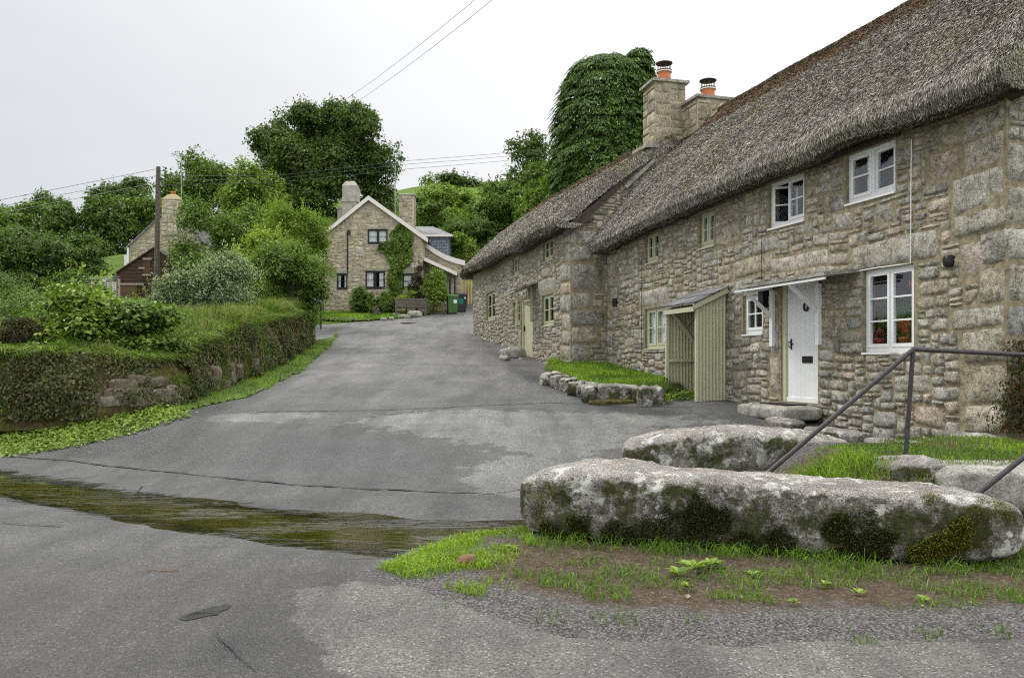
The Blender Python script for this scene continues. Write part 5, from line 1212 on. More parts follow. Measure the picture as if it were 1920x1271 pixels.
for (x, y, w, h, sd) in [(235, 722, 46, 20, 1), (228, 738, 54, 17, 2), (205, 752, 40, 18, 3), (232, 750, 18, 18, 4), (262, 752, 36, 22, 5), (275, 737, 22, 14, 6), (300, 744, 40, 24, 7), (325, 752, 30, 20, 8), (268, 712, 34, 14, 9), (295, 716, 40, 16, 10), (258, 730, 14, 9, 11), (318, 732, 30, 16, 111), (180, 745, 26, 14, 112), (150, 757, 30, 14, 113),
                         (403, 712, 24, 40, 12), (432, 700, 18, 34, 13), (447, 697, 16, 24, 14), (372, 725, 22, 26, 15), (352, 735, 26, 20, 16), (478, 684, 16, 18, 17), (420, 722, 20, 14, 18), (500, 676, 14, 14, 19)]:
    i = bank_i(x); q = BP[i]; z = EYE + (HY - y) / F * q[1]; s = q[1] / F
    f = np.clip((z - q[2]) / (q[3] - q[2]), 0, 1); o = -.22 * f ** 1.5 - .045
    mb = MB(); rock(mb, (q[0] + BN[i, 0] * o, q[1] + BN[i, 1] * o, z), (w * s * .57, .17, h * s * .62), sd, math.atan2(BN[i, 0], -BN[i, 1]), 26, 5.5, .2, fine=.02)
    build('facing_stone', mb, M['bank_stone'], bank, True)
# ivy and weeds over the face, grass along the top
r = np.random.default_rng(12); n = 60000
ii = r.integers(0, nb_, n); v = r.uniform(-.02, 1.12, n); p = bankpt(ii, v)
xpx = HX + F * p[:, 0] / p[:, 1]; ypx = HY - F * (p[:, 2] - EYE) / p[:, 1]
cov = vnoise(p, 1.5, 21, 3) + .2
cov = np.where((xpx > 185) & (xpx < 345) & (ypx > 690), cov - .55, cov); cov = np.where((xpx > 388) & (xpx < 462) & (ypx > 668), cov - .5, cov)
k = cov > r.uniform(-.1, .2, n); p = p[k]; ii = ii[k]; v = v[k]
nn = np.column_stack([BN[ii], np.full(len(ii), .25)]); p = p + nn * (r.random(len(p)) ** 2 * .12 + .30 * np.clip(vnoise(p, 1.7, 44, 3) + .05, 0, 1))[:, None] + nn * bulge(p)[:, None]
mb = MB(); leaves(mb, p, nn + np.array([0, 0, .3]) + r.normal(size=p.shape) * .5, .062, 14, .7, along=np.tile([0, 0, -1.], (len(p), 1)), jit=.8); o = build('ivy', mb, M['leaf_ivy'], bank); o['kind'] = 'stuff'
# hanging dead stems
mb = MB()
for k in range(140):
    i = r.integers(40, nb_); v0 = r.uniform(.4, 1.02); vv_ = np.linspace(v0, max(0, v0 - r.uniform(.3, .7)), 6); q = bankpt(np.clip(np.full(6, i) + np.cumsum(r.integers(-1, 2, 6)), 0, nb_ - 1), vv_, .06 + .1 * r.random()); mb.tube(q, .006, 4, cap=False)
build('ivy_stems', mb, m_plain('dry_stems', (.19, .14, .085), .9, .3), bank)['kind'] = 'stuff'
n = 30000; ii = r.integers(0, nb_, n); v = 1 + np.abs(r.normal(0, .4, n)) - .12 * r.random(n); p = bankpt(ii, v)
clp = vnoise(p, 1.8, 37, 3); k = clp > r.uniform(-.55, .1, n); p = p[k]; ii = ii[k]; v = v[k]; n = len(p)
pd = BP[ii, 1]; dry = vnoise(p, .8, 31, 2) > np.where(pd > 17, -.1, .25)
nn = np.column_stack([BN[ii] * .6, np.zeros(n)]) * (v < 1.1)[:, None]
mb = MB(); tl = pd > 18.5
for mk, h, w, m_ in ((~dry & ~tl, .15, .012, 0), (dry & ~tl, .15, .012, 1), (~dry & tl, .30, .018, 0), (dry & tl, .32, .016, 1)):
    hs = vnoise(p[mk], 2.2, 5, 2) > .05; q = p[mk]; blades(mb, q[hs], h * 1.4, w, 3, .8, m_); blades(mb, q[~hs], h * .8, w, 4, .9, m_)
ed = (v < 1.08); blades(mb, p[ed], .17, .013, 7, 1.5, 1, nn[ed] + 1e-4); blades(mb, p[ed] + [0, 0, -.03], .2, .013, 9, 1.7, 3, nn[ed] + 1e-4)
if 1:
    i2 = rj.integers(0, nb_, 9000); v2 = rj.uniform(.1, 1, 9000); q2 = bankpt(i2, v2, .06); k2 = vnoise(q2, 1.9, 55, 2) > .28; blades(mb, q2[k2], .16, .012, 11, 1.6, 0, np.column_stack([BN[i2[k2]], np.full(k2.sum(), 0)]))
leaves(mb, p[::4] + [0, 0, .05] + r.normal(size=p[::4].shape) * .05, r.normal(size=p[::4].shape) * .6 + [0, -.2, .8], .07, 8, .7, m=2)
o = build('bank_top_grass', mb, [M['grass'], M['grass_dry'], M['leaf_mid'], M['grass_bright']], bank); o['kind'] = 'stuff'

r = np.random.default_rng(91); n = 60000; X_ = r.uniform(-13, -4, n); Y_ = r.uniform(14.6, 31, n); sdk, hk = bank_side(X_, Y_); k = (sdk < -.9) & (sdk > -7); X_, Y_ = X_[k], Y_[k]
P = np.column_stack([X_, Y_, G(X_, Y_)]); dry = vnoise(P, .5, 3, 2) > .12; mb = MB()
blades(mb, P[~dry], .38, .02, 1, .7, 0); blades(mb, P[dry], .45, .016, 2, .7, 1); k = vnoise(P, .9, 8, 2) > .05; leaves(mb, P[k] + [0, 0, .15] + r.normal(size=(k.sum(), 3)) * .1, r.normal(size=(k.sum(), 3)) * .6 + [0, 0, .8], .11, 4, .6, m=2); struct('rank_grass', mb, [M['grass'], M['grass_dry'], M['leaf_mid']], kind='stuff')
# ================================================================ verges and grass patches
def verge(name, poly, n, h, w, seed, mats, label_mat='turf', fn=None, step=.08, lift=.02, edge=.05, lean=.6, mix=None, keep=None):
    """a turf mat with a ragged edge and its blades"""
    fn = fn or G0; poly = np.asarray(poly)[:, :2]; lo, hi = poly.min(0) - .15, poly.max(0) + .15
    X, Y = np.meshgrid(np.arange(lo[0], hi[0], step), np.arange(lo[1], hi[1], step), indexing='ij')
    sd = sdpoly(X, Y, poly) + .12 * vn2(X, Y, 2.2, seed, 3); Z = fn(X, Y) + lift * sstep(-.05, .1, sd) + np.clip(sd, 0, .3) * .12 + .01 * vn2(X, Y, 5, seed, 2)
    I = np.arange(X.size).reshape(X.shape); q = np.stack([I[:-1, :-1], I[1:, :-1], I[1:, 1:], I[:-1, 1:]], -1).reshape(-1, 4); kv = (sd > 0).ravel(); q = q[kv[q].all(1)]
    mb = MB()
    if keep is None: mb.add(np.stack([X, Y, Z], -1).reshape(-1, 3), q, m=0)
    r = np.random.default_rng(seed); P = r.uniform(lo, hi, (n, 2)); s = sdpoly(P[:, 0], P[:, 1], poly) + .12 * vn2(P[:, 0], P[:, 1], 2.2, seed, 3)
    k = s > -edge * r.random(n); 
    if keep is not None: k &= keep(P, r)
    P = P[k]; s = s[k]
    Pz = np.column_stack([P, fn(P[:, 0], P[:, 1]) + lift * sstep(-.05, .1, s) + np.clip(s, 0, .3) * .12])
    sel = vnoise(Pz, 1.5, seed + 4, 2) > 0.
    hh = .6 + .6 * (vnoise(Pz, 2.5, seed + 7, 2) * .5 + .5)
    blades(mb, Pz[sel], h, w, seed, lean, 1); blades(mb, Pz[~sel], h * .8, w, seed + 1, lean, len(mats))
    return struct(name, mb, [M[label_mat]] + [M[m] for m in mats], kind='stuff')
foot = np.array([[BP[i, 0] + BN[i, 0] * -.1, BP[i, 1] + BN[i, 1] * -.1] for i in range(0, nb_, 8)])
edgeL = EDGE_L[::-1]
verge('verge_grass', np.vstack([foot, [[-7.0, 31.5]], edgeL]), 46000, .085, .014, 51, ['grass_bright', 'grass'])
# weeds at the foot of the near bank
mb = MB(); r = np.random.default_rng(71); n = 9000; ii = r.integers(0, bank_i(300), n); o_ = r.uniform(-.05, 1.0, n) ** 1.2
p = np.column_stack([BP[ii, :2] + BN[ii] * o_[:, None] + r.normal(0, .07, (n, 2)), np.zeros(n)]); p[:, 2] = G0(p[:, 0], p[:, 1]) + r.random(n) * .16 * (1.1 - o_) + .02
leaves(mb, p, np.array([0, -.4, .9]) + r.normal(size=p.shape) * .4, .075, 8, .7); struct('bank_weeds', mb, M['leaf_light'], kind='stuff')
# lawn strip in front of the house
hl = pixpoly([(600, 600), (640, 603), (690, 601), (740, 597), (790, 590), (838, 578), (845, 572)]); verge('house_lawn', np.vstack([hl, [[at(845, 0, 47)[0], 47.5], [at(600, 0, 46)[0], 45.4], [at(590, 0, 44)[0], 43.]]]), 22000, .10, .03, 52, ['grass_bright', 'grass'], step=.2, fn=G)
# raised bed by the corner of the farther cottage
rb = np.vstack([pixpoly([(1022, 692), (1040, 716), (1100, 744), (1240, 752)]), [C1.pt(7.25, 0, .02)[:2], C1.pt(11.7, 0, .02)[:2], C2.pt(0, 0, .02)[:2], C2.pt(1.6, 0, .02)[:2]]])
verge('raised_bed_grass', rb, 26000, .08, .014, 53, ['grass_bright', 'grass'], fn=lambda X, Y: G0(X, Y) + .22 * sstep(-.02, .12, sdpoly(np.asarray(X), np.asarray(Y), rb)), step=.07)
# grass behind the granite blocks
gp = [[2.45, 7.75], [2.9, 7.6], [3.3, 7.35], [9, 7.0], [9, 8.6], [6.1, 9.25], [5.6, 9.6], [4.9, 9.75], [4.0, 9.3], [3.7, 9.05], [3.4, 8.8]]
verge('platform_grass', gp, 40000, .05, .008, 54, ['grass_bright', 'grass'], fn=gs, step=.06, keep=lambda P, r: vn2(P[:, 0], P[:, 1], 1.3, 88, 3) > r.uniform(-.35, -.05, len(P)))
# tufts on the trodden soil in front of the blocks
mb = MB(); r = np.random.default_rng(55)
fg1 = pixpoly([(705, 1072), (760, 1050), (860, 1022), (985, 1012), (1010, 1045), (960, 1100), (900, 1130), (800, 1100)])
P = scatter(fg1, 14000, 1, gs, lambda P, r: vn2(P[:, 0], P[:, 1], 2.6, 61, 3) > r.uniform(-.35, .1, len(P))); blades(mb, P, .06, .007, 1, .8, 0)
fg2 = pixpoly([(980, 1035), (1300, 1048), (1500, 1062), (1700, 1080), (1930, 1045), (2100, 1040), (2100, 1150), (1700, 1160), (1500, 1150), (1250, 1145), (1000, 1140), (880, 1120)])
P = scatter(fg2, 15000, 2, gs, lambda P, r: vn2(P[:, 0], P[:, 1], 3.2, 62, 3) > r.uniform(-.05, .3, len(P)) - np.where(P[:, 0] > 3.2, .25, 0)); blades(mb, P, .07, .0065, 2, 1., 1)
fg3 = pixpoly([(1000, 1020), (1300, 1040), (1500, 1055), (1700, 1078), (1830, 1078), (1930, 1040), (1930, 1060), (1720, 1100), (1500, 1075), (1300, 1062), (1000, 1045)])
P = scatter(fg3, 8000, 3, gs, lambda P, r: vn2(P[:, 0], P[:, 1], 3., 64, 2) > r.uniform(-.5, .2, len(P))); blades(mb, P, .13, .0065, 3, 1.1, 1, np.tile([.05, -.45, 0], (len(P), 1)))
fg4 = pixpoly([(800, 1130), (1000, 1150), (1400, 1185), (1900, 1180), (1900, 1210), (1400, 1215), (900, 1170)])
P = scatter(fg4, 2500, 4, gs, lambda P, r: vn2(P[:, 0], P[:, 1], 4.5, 63, 2) > .3); blades(mb, P, .06, .006, 4, .9, 1)
P = scatter([[1.4, 7.5], [2.4, 7.4], [3.4, 7.2], [3.5, 7.9], [2.6, 9.0], [1.9, 8.6]], 7000, 5, gs); blades(mb, P, .17, .008, 5, .8, 0)
P = scatter([[3.9, 6.0], [4.3, 5.3], [8.8, 5.2], [8.8, 6.9], [5.2, 6.9], [4.6, 6.4]], 12000, 7, gs, lambda P, r: vn2(P[:, 0], P[:, 1], 2.4, 66, 3) > r.uniform(-.4, .2, len(P))); blades(mb, P, .08, .0065, 6, 1., 1)
struct('tufted_grass', mb, [M['grass_bright'], M['grass']], kind='stuff')
mb = MB()   # broad-leaved weeds
for (x, y, s) in [(1300, 1085, .13), (1275, 1095, .11), (1335, 1080, .1), (960, 1050, .07), (1290, 1120, .06), (1730, 1145, .06), (1410, 1095, .07), (1490, 1150, .05), (880, 1040, .05), (1610, 1130, .05), (1545, 1115, .06)]:
    c = hit(x, y); n = 11; a = r.uniform(0, 6.28, n); D = np.stack([np.cos(a), np.sin(a), r.uniform(.15, .6, n)], 1); z = float(gs(np.array([c[0]]), np.array([c[1]]))[0])
    leaves(mb, np.array([c[0], c[1], z + .02]) + D * s * .55, np.stack([-D[:, 0] * .4, -D[:, 1] * .4, np.ones(n)], 1), s, int(x), .5, .1, along=D, jit=.1)
struct('broad_weeds', mb, M['leaf_light'], kind='stuff')
# loose chippings where the soil runs out onto the road
mb = MB(); r = np.random.default_rng(81); P = scatter(pixpoly([(740, 1090), (860, 1140), (1000, 1175), (1300, 1180), (1700, 1170), (2000, 1170), (2000, 1290), (1300, 1290), (1000, 1215), (830, 1150)]), 3500, 6, gs)
n = len(P); s = r.uniform(.002, .006, n)[:, None]; base = np.array([[-1, -1, -.3], [1, -1, -.3], [1, 1, -.3], [-1, 1, -.3], [-.6, -.6, .7], [.6, -.6, .7], [.6, .6, .7], [-.6, .6, .7]])
V8 = P[:, None] + base[None] * s[:, None] * r.uniform(.6, 1.3, (n, 8, 1)); fq = np.array([(4, 5, 6, 7), (0, 1, 5, 4), (1, 2, 6, 5), (2, 3, 7, 6), (3, 0, 4, 7)])
mb.add(V8.reshape(-1, 3), (fq[None] + (np.arange(n) * 8)[:, None, None]).reshape(-1, 4))
t = NT('chippings'); c = t.ramp(t.island(), [(0, (.03, .029, .027)), (.5, (.09, .086, .08)), (.9, (.18, .175, .165)), (1, (.42, .41, .38))]); t.princ(c, .8); struct('chippings', mb, t.m, kind='stuff')
# cypress sprig shrub hanging at the cottage corner
ps = thing('climbing_shrub', 'reddish brown and green shrub at the near corner of the cottage, right edge', 'shrub', (5.95, 9.1, .7))
r = np.random.default_rng(33); n = 5200; z = r.uniform(.8, 1.85, n); a = r.normal(0, .16, n) * (1.2 - .3 * (z - .8)); cx = at(1912, 0, 9.15)[0] + .18
Pp = np.column_stack([cx + a + .06 * np.sin(z * 5), 9.12 + r.normal(0, .09, n), z]); mb = MB(); leaves(mb, Pp, r.normal(size=(n, 3)) + [0, -.6, .2], .06, 3, .35, along=np.tile([0, -.1, -1.], (n, 1)), jit=.4)
build('crown', mb, m_leaf('rusty_leaves', [(.02, .045, .012), (.05, .075, .02), (.10, .06, .025), (.16, .07, .03)], .2, .6, .2), ps); mb = MB(); mb.tube([(cx, 9.15, .55), (cx + .03, 9.15, 1.2), (cx, 9.15, 1.8)], [.04, .03, .015], 6); build('stem', mb, M['bark'], ps, True)
# ================================================================ granite blocks, rails, garden things
def m_boulder():
    t = NT('lichened_granite')
    big = t.noise(2.2, 6, .65); sp = t.noise(85, 3, .8); mid = t.noise(13, 6, .72)
    c = t.ramp(big, [(.3, (.17, .155, .135)), (.5, (.30, .28, .25)), (.7, (.43, .41, .375))])
    c = t.mix(1., c, t.ramp(sp, [(.36, .22), (.5, 1.), (.66, 2.0)]), 'MULTIPLY')
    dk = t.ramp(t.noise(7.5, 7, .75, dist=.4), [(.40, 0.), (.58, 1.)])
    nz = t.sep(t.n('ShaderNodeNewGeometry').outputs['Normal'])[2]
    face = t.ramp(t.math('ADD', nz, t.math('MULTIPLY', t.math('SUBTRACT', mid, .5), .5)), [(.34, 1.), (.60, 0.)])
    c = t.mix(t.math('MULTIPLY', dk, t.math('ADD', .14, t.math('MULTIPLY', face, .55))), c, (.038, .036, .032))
    wl = t.math('MULTIPLY', t.ramp(t.noise(5., 7, .72), [(.54, 0.), (.585, 1.)]), t.ramp(mid, [(.35, .5), (.6, 1.)]))
    c = t.mix(t.math('MULTIPLY', wl, .85), c, (.70, .70, .66))
    ms = t.math('MULTIPLY', t.math('MULTIPLY', t.ramp(t.noise(2.7, 6, .7), [(.48, 0.), (.56, 1.)]), face), .9)
    c = t.mix(ms, c, t.ramp(t.noise(45, 4, .8), [(.3, (.018, .022, .006)), (.55, (.055, .062, .013)), (.75, (.12, .125, .025))]))
    yl = t.math('MULTIPLY', t.ramp(t.noise(4.1, 7, .75, t.scaled(1, 1, 1.6)), [(.62, 0.), (.68, 1.)]), .8)
    c = t.mix(yl, c, t.ramp(mid, [(.3, (.12, .11, .02)), (.7, (.34, .27, .04))]))
    h = t.math('ADD', t.math('MULTIPLY', sp, .3), mid); nb = t.bump(h, 1., .035); nb = t.bump(t.noise(45, 4, .8), .7, .012, nb)
    t.princ(c, .92, nb, .15); return t.m
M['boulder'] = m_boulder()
M['iron_rail'] = m_plain('painted_iron_rail', (.05, .044, .048), .45, .35, 25, .25, .3)
M['moss'] = m_leaf('moss_tips', [(.035, .04, .006), (.10, .11, .012), (.27, .26, .03), (.38, .35, .05)], .2, .7, .2)
M['moss_dark'] = m_leaf('dark_moss', [(.022, .026, .007), (.06, .068, .014), (.13, .14, .028)], .15, .8, .2)

def long_block(c0, c1, hw, zb, zt, seed, n=210, prof_fn=None, sq=3.0):
    """a long worn granite block between two end points (x, y)"""
    c0, c1 = np.array(c0, float), np.array(c1, float); L = np.linalg.norm(c1 - c0); u = (c1 - c0) / L; nn = np.array([u[1], -u[0]])
    if nn[1] > 0: nn = -nn
    t = np.linspace(0, 1, n); e = lambda x: np.sign(x) * np.abs(x) ** (2 / sq)
    dn = np.linspace(0, 2 * np.pi, 4000); cu = np.stack([hw * e(np.cos(dn)), (zt - zb) / 2 * e(np.sin(dn))], 1); sl = np.r_[0, np.cumsum(np.linalg.norm(np.diff(cu, axis=0), axis=1))]
    cu = np.stack([np.interp(np.linspace(0, sl[-1], 131)[:-1], sl, cu[:, k]) for k in (0, 1)], 1)
    T, CB = np.meshgrid(t, cu[:, 0], indexing='ij'); _, CZ = np.meshgrid(t, cu[:, 1], indexing='ij')
    s = (T - .5) * 2; endr = np.clip(1 - np.abs(s) ** 9, 0, 1) ** .42
    A = T * L; B = CB * endr; Z = (zt + zb) / 2 + CZ * (.25 + .75 * endr)
    Z = zb + (Z - zb) * (prof_fn(T) if prof_fn else 1)
    P = np.stack([c0[0] + u[0] * A + nn[0] * B, c0[1] + u[1] * A + nn[1] * B, Z], -1)
    dA = np.gradient(P, axis=0); dV = np.gradient(P, axis=1); N = np.cross(dA, dV); N /= np.linalg.norm(N, axis=2)[..., None] + 1e-9
    cen = P.mean((0, 1)); N *= np.sign((N * (P - cen)).sum(2).mean())
    Q = P.reshape(-1, 3); dsp = .055 * vnoise(Q, 1.2, seed, 2) - .05 * np.abs(vnoise(Q, 2.3, seed + 3, 3)) + .018 * vnoise(Q, 6, seed + 4, 3) + .016 * vnoise(Q, 17, seed + 6, 3)
    P = P + N * dsp.reshape(T.shape)[..., None] * np.clip(endr, .2, 1)[..., None]
    return P, N
def tufts_on(mb, P, N, centers, rad, n, h, seed, m=0):
    """moss growing on a surface around given points"""
    r = np.random.default_rng(seed); Q = P.reshape(-1, 3); Nn = N.reshape(-1, 3); out = []; on = []
    for c, rd in zip(centers, rad):
        dd = np.linalg.norm(Q - c, axis=1) / rd + .55 * vnoise(Q, 7, seed, 3) + .25 * vnoise(Q, 22, seed + 1, 2); k = np.nonzero(dd < .8)[0]
        if len(k): s = r.choice(k, n); out.append(Q[s] + r.normal(size=(n, 3)) * .012); on.append(Nn[s])
    if not out: return
    p = np.vstack(out); nn = np.vstack(on); d_ = nn + r.normal(size=p.shape) * .45; d_ /= np.linalg.norm(d_, axis=1)[:, None]
    leaves(mb, p + d_ * h * .35, np.cross(d_, r.normal(size=p.shape)), h, seed, .3, .05, along=d_, jit=.15, m=m)
def surf(P, x, y):
    """point of a gridded surface nearest the camera at a photo position"""
    Q = P.reshape(-1, 3); px = HX + F * Q[:, 0] / Q[:, 1]; py = HY - F * (Q[:, 2] - EYE) / Q[:, 1]
    k = np.nonzero(np.hypot(px - x, py - y) < 14)[0]; k = k if len(k) else [np.argmin(np.hypot(px - x, py - y))]
    return Q[k[np.argmin(Q[k, 1])]]

blk = thing('granite_block', 'longest granite block in the foreground with dark moss on its face', 'boulder', (2.0, 6.9, 0))
B1, N1 = long_block((.1, 7.53), (4.02, 6.32), .44, .03, .65, 3, 260, lambda T: 1.02 - .16 * sstep(.45, 1., T) - .08 * sstep(.16, 0, T) + .03 * np.sin(T * 9), 5.)
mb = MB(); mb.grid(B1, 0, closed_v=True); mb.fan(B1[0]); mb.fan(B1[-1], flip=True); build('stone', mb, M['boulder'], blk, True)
mb = MB()
tufts_on(mb, B1, N1, [surf(B1, *p) for p in [(1775, 1010), (1750, 1035), (1790, 990), (1730, 1050), (1800, 1010)]], [.14, .14, .10, .09, .08], 2600, .034, 5, 0)
tufts_on(mb, B1, N1, [surf(B1, *p) for p in [(1300, 955), (1340, 970), (1270, 985), (1310, 1010), (1600, 990), (1560, 1000), (1640, 1015), (1590, 1030), (1080, 1000), (1030, 1010), (1200, 1005), (1450, 1020), (1380, 1025), (1150, 1015)]], [.2, .17, .2, .2, .2, .17, .15, .15, .15, .14, .17, .16, .18, .15], 2600, .028, 6, 1)
tufts_on(mb, B1, N1, [surf(B1, *p) for p in [(1000, 940), (1020, 925), (1850, 935), (1890, 945), (1740, 925), (1000, 970)]], [.1, .09, .12, .1, .06, .1], 600, .016, 7, 0)
build('moss', mb, [M['moss'], M['moss_dark']], blk)['kind'] = 'stuff'
tblk = thing('granite_block', 'second granite block, speckled with pale lichen, behind the longest one', 'boulder', (2.8, 10.2, .2))
B2, N2 = long_block((1.38, 10.05), (4.2, 9.72), .47, .12, .80, 8, 200, lambda T: 1. - .2 * sstep(.45, 0, T) - .14 * sstep(.6, 1., T), 4.)
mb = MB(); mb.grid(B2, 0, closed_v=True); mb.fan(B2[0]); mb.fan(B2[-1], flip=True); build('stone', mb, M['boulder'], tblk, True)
sl = thing('granite_block', 'flat pale granite slab at the right edge under the lower handrail', 'boulder', (4.6, 7.4, .5))
mb = MB(); rock(mb, (4.95, 7.62, .42), (1.0, .42, .22), 21, -.1, 60, 5, .05, fine=.02); build('stone', mb, M['slab'], sl, True)
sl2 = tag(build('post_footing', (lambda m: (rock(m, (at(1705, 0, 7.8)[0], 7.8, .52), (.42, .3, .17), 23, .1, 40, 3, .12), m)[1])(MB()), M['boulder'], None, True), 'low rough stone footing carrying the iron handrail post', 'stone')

# handrails
def rail(name, label, posts, bars):
    o = thing(name, label, 'handrail', posts[0][0] if posts else bars[0][0])
    for a, b in posts:
        mb = MB(); mb.tube([a, b], .022, 10); mb.lathe(a, [(.06, -.02), (.06, .02), (.035, .05), (.0, .05)], 10); build('post', mb, M['iron_rail'], o, True)
    for b in bars:
        mb = MB(); mb.tube(b, .0235, 10); build('rail', mb, M['iron_rail'], o, True)
    return o
top = at(1712, 655, 8.0); ft = np.array([at(1697, 866, 8)[0], 8.0, .58])
e1 = at(1447, 880, 7.75); dirn = (e1 - top) / np.linalg.norm(e1 - top)
rail('iron_handrail', 'dark iron handrail with a post, sloping down behind the longest granite block', [(ft, top)], [[top + (0, 0, 0), e1, e1 + dirn * .55], [top, at(1920, 665, 8.1), at(2150, 676, 8.2)]])
e2 = at(1845, 916, 6.85); t2 = at(2110, 705, 7.0)
rail('iron_handrail', 'lower end of a second iron handrail at the right edge', [], [[t2, e2, e2 + (e2 - t2) / np.linalg.norm(e2 - t2) * .3]])

# step, mat, stones by the doors
st = build('door_step', (lambda m: (rock(m, C1.pt(3.95, .80, .34), (.74, .40, .12), 41, math.atan2(C1.u[1], C1.u[0]), 48, 5, .07, fine=.015), m)[1])(MB()), M['slab'], None, True); tag(st, 'worn granite doorstep before the white front door', 'step')
mb = MB(); c = [C1.pt(a, .925, o) for a, o in ((3.5, .12), (4.2, .12), (4.2, .52), (3.5, .52))]; mb.hexa(np.vstack([c, np.array(c) + (0, 0, .02)])); tag(build('door_mat', mb, M['iron_black'], None), 'dark door mat lying on the granite doorstep', 'mat')
for (x, y, dd, rad, s, l) in [(1470, 806, 12.0, (.36, .2, .1), 51, 'low loose stone below the right side of the doorstep'), (1560, 812, 11.3, (.5, .2, .10), 52, 'flat stone at the wall foot right of the doorstep'), (1690, 822, 10.4, (.7, .25, .12), 53, 'long flat stone at the wall foot under the big window'), (1830, 818, 9.9, (.5, .25, .16), 54, 'grey stone at the wall foot near the corner shrub')]:
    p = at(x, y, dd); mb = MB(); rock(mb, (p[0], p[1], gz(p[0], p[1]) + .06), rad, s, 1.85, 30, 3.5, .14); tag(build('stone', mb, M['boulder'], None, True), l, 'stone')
for (x, y, w, h, s, l) in [(962, 660, 52, 22, 61, 'pale boulder beside the cream door of the farther cottage'), (945, 670, 18, 10, 62, 'small pale stone in front of the pale boulder')]:
    p = hit(x, y + h / 2); k = p[1] / F; mb = MB(); rock(mb, (p[0], p[1] + .15, p[2] + h * k * .35), (w * k * .5, .3, h * k * .6), s, .2, 30, 2.6, .18); tag(build('stone', mb, M['slab'], None, True), l, 'stone')
mb = MB(); C2.box(mb, D2[0] - .35, D2[1] + .2, 1.3, D2[2] - .02, .0, .42); tag(build('door_step', mb, M['slab'], None), 'thin stone step under the cream door', 'step')
# edging stones of the raised bed
g_ = 'edging stones of the raised grass bed'; r = random.Random(4)
EL = [(1034, 708, 30, 24, 'pointed first edging stone at the lane end of the bed'), (1052, 713, 26, 24, 'second edging stone from the lane end'), (1069, 719, 24, 24, 'third edging stone from the lane end, narrow'), (1086, 726, 26, 26, 'fourth edging stone from the lane end, dark topped'), (1100, 731, 20, 22, 'small edging stone before the corner block'), (1113, 735, 26, 34, 'squarish corner block of the bed edging'), (1158, 737, 74, 32, 'long pale edging block facing the road'), (1196, 738, 22, 28, 'small mossy edging stone right of the long block'), (1222, 741, 42, 34, 'rough dark edging stone before the lean-to')]
for i, (x, y, w, h, l) in enumerate(EL):
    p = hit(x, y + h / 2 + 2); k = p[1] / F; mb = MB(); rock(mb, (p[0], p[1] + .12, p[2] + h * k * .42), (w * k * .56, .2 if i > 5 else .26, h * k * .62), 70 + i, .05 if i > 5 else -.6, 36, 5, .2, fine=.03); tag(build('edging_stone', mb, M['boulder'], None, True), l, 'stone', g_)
mb = MB(); p = hit(1150, 756); rock(mb, (p[0] + .05, p[1], p[2] + .0), (.55, .2, .09), 90, 0, 30, 3, .15); tag(build('moss_cushion', mb, M['bank'], None, True), 'mossy cushion at the foot of the long pale edging block', 'moss')
# rocks by the house lawn
g_ = 'pale rocks edging the house lawn'
for i, (x, y, w, h, l) in enumerate([(718, 598, 12, 6, 'small pale rock at the left end of the lawn edging'), (733, 597, 9, 6, 'tiny rock second along the lawn edging'), (757, 593, 22, 8, 'flat pale rock below the left leg of the bench'), (777, 588, 26, 12, 'largest rough pale rock below the bench'), (792, 583, 22, 9, 'flat pale rock right below the bench'), (806, 577, 18, 12, 'pale rock under the tall rounded bush'), (820, 573, 16, 16, 'upright rock right of the bench'), (830, 571, 16, 18, 'upright rock nearest the green bin'), (742, 590, 14, 6, 'low rock in the lawn left of the bench'), (708, 586, 26, 8, 'stony heap under the smaller clipped bush')]):
    p = hit(x, y + h / 2, G); k = p[1] / F; mb = MB(); rock(mb, (p[0], p[1] + .2, p[2] + h * k * .4), (w * k * .55, .3, h * k * .6), 120 + i, .1, 18, 2.8, .2); tag(build('lawn_rock', mb, M['slab'], None, True), l, 'stone', g_)
for i, (x0, x1, y) in enumerate(((612, 640, 599), (648, 672, 600))):
    p = hit((x0 + x1) / 2, y, G); q = hit(x0, y, G); w = abs(p[0] - q[0]); mb = MB(); mb.box((p[0] - w, p[1] - .5, p[2] - .02), (p[0] + w, p[1] + .5, p[2] + .07)); tag(build('paving_slab', mb, M['slab'], None), ('left' if i == 0 else 'right') + ' one of two pale slabs set in the house lawn', 'slab')

